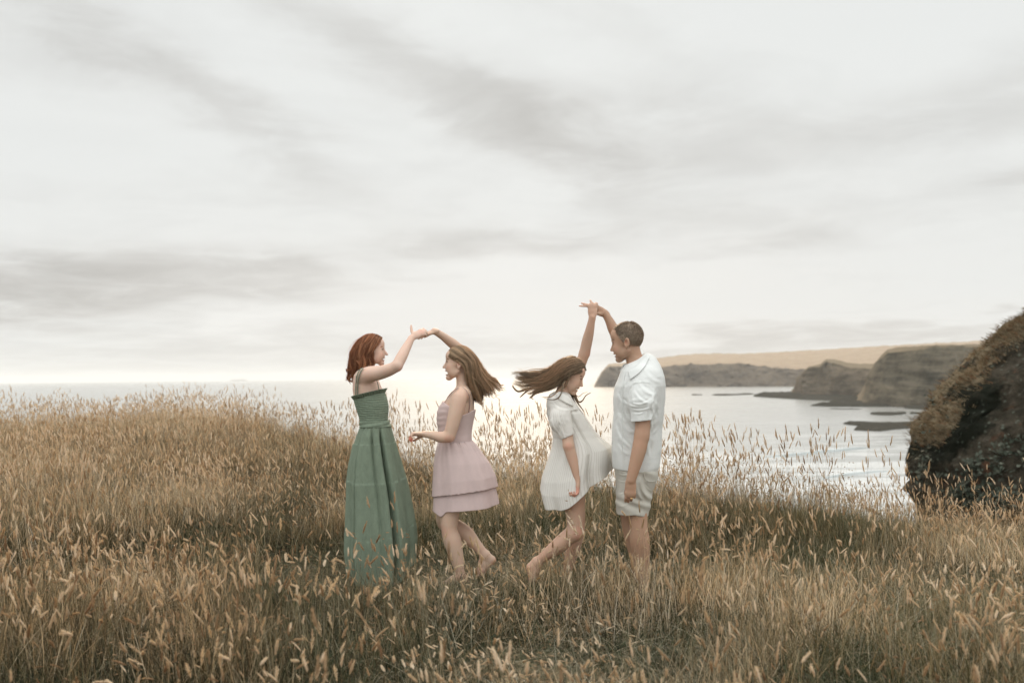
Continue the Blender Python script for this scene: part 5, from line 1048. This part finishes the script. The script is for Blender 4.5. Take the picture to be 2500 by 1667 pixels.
# ------------------------------------------------------------------ the dry grass
def grass_material(name, stops, transl=.4, tint=(1.0, .80, .55)):
    m, T = material(name)
    r_ = T.node('ShaderNodeAttribute', attribute_name='tone').outputs['Fac']
    pt = T.node('ShaderNodeAttribute', attribute_name='patch', attribute_type='INSTANCER').outputs['Fac']
    rd = T.node('ShaderNodeAttribute', attribute_name='rand', attribute_type='INSTANCER').outputs['Fac']
    gr = T.node('ShaderNodeAttribute', attribute_name='green', attribute_type='INSTANCER').outputs['Fac']
    hh = T.node('ShaderNodeAttribute', attribute_name='along').outputs['Fac']
    k = T.m('ADD', T.m('MULTIPLY', r_, .62), T.m('ADD', T.m('MULTIPLY', pt, .26), T.m('MULTIPLY', rd, .12)))
    c = T.ramp(k, stops)
    gm = T.m('MULTIPLY', T.ramp(T.m('ADD', r_, T.m('SUBTRACT', gr, .5)), [(.45, 0), (.6, 1)]), GREENING[name])
    c = T.mix(gm, c, (.075, .095, .045))
    finish(T, c, .7, spec=.25, transl=transl, tcolor=T.mix(1.0, c, tint, 'MULTIPLY')); return m
GREENING = {'grass_blade': .6, 'seed_head': .0, 'green_grass': .5}
g_blade = grass_material("grass_blade", [(.25, (.06, .048, .027)), (.38, (.20, .15, .085)), (.48, (.46, .355, .22)), (.60, (.70, .585, .41)), (.78, (.82, .74, .60))], .32)
g_head = grass_material("seed_head", [(.15, (.29, .18, .10)), (.35, (.50, .37, .225)), (.55, (.67, .545, .38)), (.8, (.79, .71, .57))], .45)
g_green = grass_material("green_grass", [(.1, (.012, .018, .007)), (.5, (.028, .036, .016)), (.8, (.06, .062, .03)), (.95, (.11, .11, .06))], .18)

class Clump:
    def __init__(s): s.P = []; s.F = []; s.T = []; s.H = []; s.M = []
    def ribbon(s, base, h, lean, az_, w, mat, tone, seg=4, curl=.5):
        d = np.array([math.cos(az_), math.sin(az_), 0]); sd_ = np.array([-d[1], d[0], 0]); sd_ = sd_ * math.cos(1.0) + d * math.sin(rng.uniform(-1, 1)) ; sd_ /= np.linalg.norm(sd_)
        b0 = len(s.P); pts = []
        for k in range(seg + 1):
            t = k / seg; c = np.array(base) + d * lean * h * (t ** 1.6) + np.array([0, 0, h * (t - curl * lean * .55 * t * t)])
            ww = w * (1 - t ** 1.5 * .8); pts.append(c); s.P += [c - sd_ * ww, c + sd_ * ww]; s.T += [tone, tone]; s.H += [t, t]
        for k in range(seg): s.F.append((b0 + 2 * k, b0 + 2 * k + 1, b0 + 2 * k + 3, b0 + 2 * k + 2)); s.M.append(mat)
        return pts
    def head(s, p, d, length, rad, tone, fuzz=26, sides=5, rings=6, mat=1):
        """a soft seed head: a ragged spindle with bristles"""
        d = d / np.linalg.norm(d); a = np.cross(d, [0.3, 0.9, 0.2]); a /= np.linalg.norm(a); b = np.cross(d, a); b0 = len(s.P); bend = a * rng.normal(0, .10) + np.array([0, 0, -abs(rng.normal(0, .07))])
        for i in range(rings):
            t = i / (rings - 1); r_ = rad * (math.sin(math.pi * (t ** .8 * .93 + .05)) ** .7) * rng.uniform(.75, 1.2)
            c = p + d * length * t + bend * length * t * t
            for k in range(sides):
                an = 2 * math.pi * k / sides + i * .6; rr = r_ * rng.uniform(.8, 1.2); s.P.append(c + (a * math.cos(an) + b * math.sin(an)) * rr); s.T.append(np.clip(tone + rng.normal(0, .12), 0, 1)); s.H.append(1.)
        for i in range(rings - 1):
            for k in range(sides): s.F.append((b0 + i * sides + k, b0 + i * sides + (k + 1) % sides, b0 + (i + 1) * sides + (k + 1) % sides, b0 + (i + 1) * sides + k)); s.M.append(mat)
        for _ in range(fuzz):
            t = rng.random(); an = rng.random() * 6.28; rr = rad * math.sin(math.pi * (t ** .8 * .93 + .05)) ** .7; o_ = (a * math.cos(an) + b * math.sin(an)); c = p + d * length * t + bend * length * t * t + o_ * rr * .6
            e = c + (o_ * .8 + d * 1.4) * rad * rng.uniform(.7, 1.5); sd_ = np.cross(e - c, rng.normal(size=3)); sd_ /= np.linalg.norm(sd_) + 1e-9; q = len(s.P); wv = .0007
            s.P += [c - sd_ * wv * 1.5, c + sd_ * wv * 1.5, e + sd_ * wv * .3, e - sd_ * wv * .3]; s.T += [min(1, tone + .2)] * 4; s.H += [1.] * 4; s.F.append((q, q + 1, q + 2, q + 3)); s.M.append(mat)
    def build(s, name):
        o = mesh_obj(name, np.array(s.P), np.array(s.F), None, smooth=False, link=False)
        for m in (g_blade, g_head, g_green): o.data.materials.append(m)
        o.data.polygons.foreach_set('material_index', np.array(s.M, dtype=np.int32)); fattr(o, 'tone', s.T); fattr(o, 'along', s.H); return o
WIND = R(200)
def clump(kind):
    c = Clump(); nb = {'dry': 40, 'seed': 26, 'tall': 8, 'green': 60, 'mat': 54, 'low': 40, 'oat': 14, 'fluff': 24, 'plump': 26}[kind]; under = {'tall': 6, 'oat': 14, 'green': 30, 'mat': 26}.get(kind, 46); spread = {'tall': .05, 'mat': .14}.get(kind, .10)
    for _ in range(nb):
        b = np.array([rng.normal(0, spread), rng.normal(0, spread), -.01]); az_ = rng.random() * 6.28
        if kind == 'green': c.ribbon(b, rng.uniform(.10, .24), rng.uniform(.2, 1.0), az_, rng.uniform(.0012, .0026), 2, rng.random())
        elif kind == 'mat': c.ribbon(b, rng.uniform(.12, .34), rng.uniform(.9, 1.9), rng.normal(WIND, .9), rng.uniform(.0010, .0023), 0, rng.random(), 5, 1.0)
        elif kind == 'low': c.ribbon(b, rng.uniform(.10, .26), rng.uniform(.15, .8), az_, rng.uniform(.0010, .0020), 0, rng.random())
        else: c.ribbon(b, rng.uniform(.20, .50), rng.uniform(.03, .5) if rng.random() < .7 else rng.uniform(.6, 1.4), az_, rng.uniform(.0009, .0021), 0, rng.random())
    for _ in range(under):
        c.ribbon(np.array([rng.normal(0, spread * 1.2), rng.normal(0, spread * 1.2), -.01]), rng.uniform(.08, .26), rng.uniform(.2, 1.2), rng.random() * 6.28, rng.uniform(.0016, .0034), 2, rng.random(), 3)
    ns = {'dry': 1, 'seed': 6, 'tall': 6, 'green': 0, 'mat': 2, 'low': 1, 'oat': 5, 'fluff': 3, 'plump': 4}[kind]
    for _ in range(ns):
        b = np.array([rng.normal(0, spread), rng.normal(0, spread), 0]); hgt = {'tall': rng.uniform(.50, .82), 'mat': rng.uniform(.2, .34), 'low': rng.uniform(.16, .32), 'oat': rng.uniform(.42, .68)}.get(kind, rng.uniform(.26, .58))
        lean = rng.uniform(.02, .30) if kind != 'tall' else rng.uniform(.02, .22); az_ = rng.normal(WIND, 1.3); tone = rng.random()
        pts = c.ribbon(b, hgt, lean, az_, .0009, 0, tone * .8, 5); d = pts[-1] - pts[-2]
        d = d / np.linalg.norm(d) + np.array([rng.normal(0, .12), rng.normal(0, .12), -abs(rng.normal(0, .12))])
        if kind == 'fluff':
            d = d / np.linalg.norm(d); L = rng.uniform(.06, .10)
            for _k in range(150):
                t = rng.random(); q0 = pts[-1] + d * L * (t - .3); o2 = rng.normal(size=3); o2 -= (o2 @ d) * d; o2 /= np.linalg.norm(o2); e = q0 + (o2 * rng.uniform(.3, 1.) + d * .9) * .013 * math.sin(math.pi * (t * .9 + .07)); sd_ = np.cross(e - q0, rng.normal(size=3)); sd_ /= np.linalg.norm(sd_) + 1e-9; qn = len(c.P)
                c.P += [q0 - sd_ * .0006, q0 + sd_ * .0006, e + sd_ * .0007, e - sd_ * .0007]; c.T += [.75 + .25 * tone] * 4; c.H += [1.] * 4; c.F.append((qn, qn + 1, qn + 2, qn + 3)); c.M.append(1)
        elif kind == 'oat':
            for q in range(7):
                tt = .6 + .4 * q / 6; k = min(len(pts) - 2, int(tt * (len(pts) - 1))); p0 = pts[k] + (pts[k + 1] - pts[k]) * (tt * (len(pts) - 1) - k); an = rng.random() * 6.28
                e = np.array([math.cos(an), math.sin(an), rng.uniform(-.1, .8)]) * .035
                c.head(p0 + e * .5, e + np.array([0, 0, -.01]), .022, .0028, .4 * tone, 3, 4, 4)
        elif kind == 'plump': c.head(pts[-1], d + np.array([rng.normal(0, .3), rng.normal(0, .3), -abs(rng.normal(0, .35))]), rng.uniform(.025, .068), rng.uniform(.0030, .0060), tone, 130, 6, 7)
        else:
            L = rng.uniform(.035, .085) if kind != 'tall' else rng.uniform(.045, .085); c.head(pts[-1], d, L, rng.uniform(.0030, .0058) if kind != 'tall' else rng.uniform(.0036, .0054), tone, 34)
    return c.build("grass_clump_" + kind)
KINDS = ['dry'] * 5 + ['seed'] * 7 + ['tall'] * 4 + ['green'] * 3 + ['mat'] * 4 + ['low'] * 3 + ['oat'] * 3 + ['fluff'] * 3 + ['plump'] * 6
gcol_ = bpy.data.collections.new("grass_clumps")
for i, k in enumerate(KINDS):
    o_ = clump(k); o_.name = "clump_%02d" % i; gcol_.objects.link(o_)
FIRST = {k: KINDS.index(k) for k in set(KINDS)}; CNT = {k: KINDS.count(k) for k in set(KINDS)}

def to_px(P):
    d = P - CAM; z = d @ Fv; return 1250 + F_PX * (d @ Rv) / z, 833.5 - F_PX * (d @ Uv) / z

def scatter():
    th0, th1 = R(-39), R(39); pts = []
    # even cover per square metre, thinner with distance
    for (r0, r1, dens) in ((1.6, 3.0, 60), (3.0, 6.0, 90), (6.0, 9.0, 84), (9.0, 13.0, 72), (13.0, 23.0, 56)):
        area = .5 * (th1 - th0) * (r1 * r1 - r0 * r0); n = int(area * dens)
        r_ = np.sqrt(rng.uniform(r0 * r0, r1 * r1, n)); t_ = rng.uniform(th0, th1, n); pts.append(np.stack([r_ * np.sin(t_), r_ * np.cos(t_)], -1))
    P = np.concatenate(pts); r_ = np.hypot(P[:, 0], P[:, 1]); t_ = np.arctan2(P[:, 0], P[:, 1]); D, G = ridge(t_); keep = r_ < D + 3.2; P = P[keep]; r_ = r_[keep]; D = D[keep]; t_ = t_[keep]
    x, y = P[:, 0], P[:, 1]; z = ground_z(x, y); n = len(P); px = 1250 + F_PX * np.tan(t_)
    q = np.stack([x, y, x * 0], -1)
    patch = np.clip(fbm(q * .55 + 3, 4) * 1.5 + .5, 0, 1); p2 = fbm(q * 1.1 + 40, 3); p3 = fbm(q * .8 + 90, 3); p4 = fbm(q * 2.0 + 60, 2)
    left = sstep((-(x / np.maximum(y, .1)) - .02) / .25)
    # hollow, trampled ground round the dancers and in front of them
    tramp = np.exp(-(((x + .36) / 1.10) ** 2 + ((y - 6.62) / .66) ** 2) ** 1.8); tramp = np.maximum(tramp, np.exp(-(((x - .6) / .42) ** 2 + ((y - 6.65) / .55) ** 2) ** 1.8)); tuft = np.exp(-(((x - .40) / .20) ** 2 + ((y - 5.72) / .20) ** 2)); tuft = np.maximum(tuft, .8 * np.exp(-(((x + 1.45) / .35) ** 2 + ((y - 5.9) / .35) ** 2)))
    front = np.exp(-(((x - .15) / .75) ** 2 + ((y - 4.75) / .75) ** 2) ** 1.5)
    hollow = np.clip(fbm(q * .9 + 21, 3) * 3.4 - .42 + .28 * (1 - left), 0, 1) * (r_ < 11); hollow = np.maximum(hollow, np.exp(-(((x + 1.75) / .75) ** 2 + ((y - 6.9) / .55) ** 2) ** 1.5)); bush = np.exp(-(((x - 2.55) / .75) ** 2 + ((y - 8.5) / .8) ** 2) ** 1.6)
    hs = 0.90 + .62 * p2 - .64 * tramp + .35 * tuft - .42 * front + .06 * left - .38 * hollow + .25 * bush
    far = sstep((r_ - 7.5) / 3); hs = hs + far * .10
    kind = np.zeros(n, dtype=int); u = rng.random(n); v = rng.random(n)
    seedy = np.clip(.33 + 1.15 * p3 + .12 * left + .22 * far - .4 * tramp - .3 * hollow - .3 * bush, .04, .8)
    green = np.clip(.24 + .6 * p4 + .14 * (1 - left) + .2 * front + .25 * tramp + .6 * hollow + .5 * bush, .03, 1.2) * (1 - .55 * left * far)
    mat_ = np.clip(.30 + .6 * front + .7 * tramp - .5 * p3 + .4 * p2, .03, .8)
    tall = np.where(r_ > D - 1.6, np.where(px < 900, .10, .19), .03) * (1 - tramp)
    for i in range(n):
        if u[i] < tall[i]: k = 'tall' if v[i] < .8 or px[i] < 1500 else 'oat'
        elif v[i] < green[i] * .6: k = 'green'
        elif v[i] < green[i] * .6 + mat_[i] * .5: k = 'mat'
        elif u[i] < tall[i] + seedy[i]: k = ('plump' if rng.random() < .62 * np.clip((8.5 - r_[i]) / 3, 0, 1) * (1 if px[i] < 1100 else .55) else 'seed') if rng.random() < .84 else ('fluff' if rng.random() < .6 else 'oat')
        else: k = 'dry' if rng.random() < .75 else 'low'
        kind[i] = FIRST[k] + rng.integers(0, CNT[k])
    # tall stalks standing against the water between and beside the couples
    tall_idx = (kind >= FIRST['tall']) & (kind < FIRST['tall'] + CNT['tall'])
    mid = tall_idx & (px > 1080) & (px < 1720)
    hs[mid] *= 1.12
    hs = np.where(tall_idx, np.clip(hs, .8, 1.25) * np.where(px < 900, .86, 1.0), hs)
    drop = (px > 2050) & (r_ > D - 1.5) & tall_idx & (rng.random(n) < .5); kind[drop] = FIRST['seed']
    grn = np.clip(.28 + .8 * p4 + .22 * (1 - left) + .15 * tramp + .5 * hollow + .6 * bush, 0, 1) * (1 - .5 * far * left)
    patch = np.clip(patch * .9 + .05, 0, 1)
    keep = rng.random(n) > .62 * hollow + .15 * tramp; x, y, z, kind, hs, patch, grn = (a_[keep] for a_ in (x, y, z, kind, hs, patch, grn))
    return np.stack([x, y, z], -1), kind, np.clip(hs, .24, 1.4), patch, grn
GP, GK, GS, GPATCH, GG = scatter()
def grass_object():
    n = len(GP); me = bpy.data.meshes.new("meadow_grass"); me.vertices.add(n); me.vertices.foreach_set('co', GP.astype(np.float32).ravel())
    o = bpy.data.objects.new("meadow_grass", me); col.objects.link(o)
    for nm, vals in (('size', GS), ('patch', GPATCH), ('green', GG), ('rand', rng.random(n)), ('spin', rng.uniform(-.9, .9, n) + (rng.random(n) < .35) * rng.uniform(-3, 3, n)), ('tx', rng.normal(0, .10, n)), ('ty', rng.normal(0, .10, n))): fattr(o, nm, vals)
    a = me.attributes.new('kind', 'INT', 'POINT'); a.data.foreach_set('value', GK.astype(np.int32))
    ng = bpy.data.node_groups.new("scatter_grass", 'GeometryNodeTree')
    ng.interface.new_socket(name="Geometry", in_out='INPUT', socket_type='NodeSocketGeometry'); ng.interface.new_socket(name="Geometry", in_out='OUTPUT', socket_type='NodeSocketGeometry')
    T = NT(ng); gi = T.node('NodeGroupInput'); go = T.node('NodeGroupOutput')
    def A(nm, typ='FLOAT'): return T.node('GeometryNodeInputNamedAttribute', {'Name': nm}, data_type=typ).outputs[0]
    mp = T.node('GeometryNodeMeshToPoints', {'Mesh': gi.outputs[0]})
    ci = T.node('GeometryNodeCollectionInfo', {'Collection': gcol_, 'Separate Children': True, 'Reset Children': True})
    rot = T.node('ShaderNodeCombineXYZ', {0: A('tx'), 1: A('ty'), 2: A('spin')}).outputs[0]; e2r = T.node('FunctionNodeEulerToRotation', {0: rot}).outputs[0]
    scl = T.node('ShaderNodeCombineXYZ', {0: 1.0, 1: 1.0, 2: A('size')}).outputs[0]
    ip = T.node('GeometryNodeInstanceOnPoints', {'Points': mp.outputs[0], 'Instance': ci.outputs[0], 'Pick Instance': True, 'Instance Index': A('kind', 'INT'), 'Rotation': e2r, 'Scale': scl})
    T.l.new(ip.outputs[0], go.inputs[0])
    md = o.modifiers.new("scatter", 'NODES'); md.node_group = ng
    tag(o, "waist high dry golden seed grass covering the clifftop", "grass", kind="stuff")
    print("grass clumps:", n); return o
grass_object()
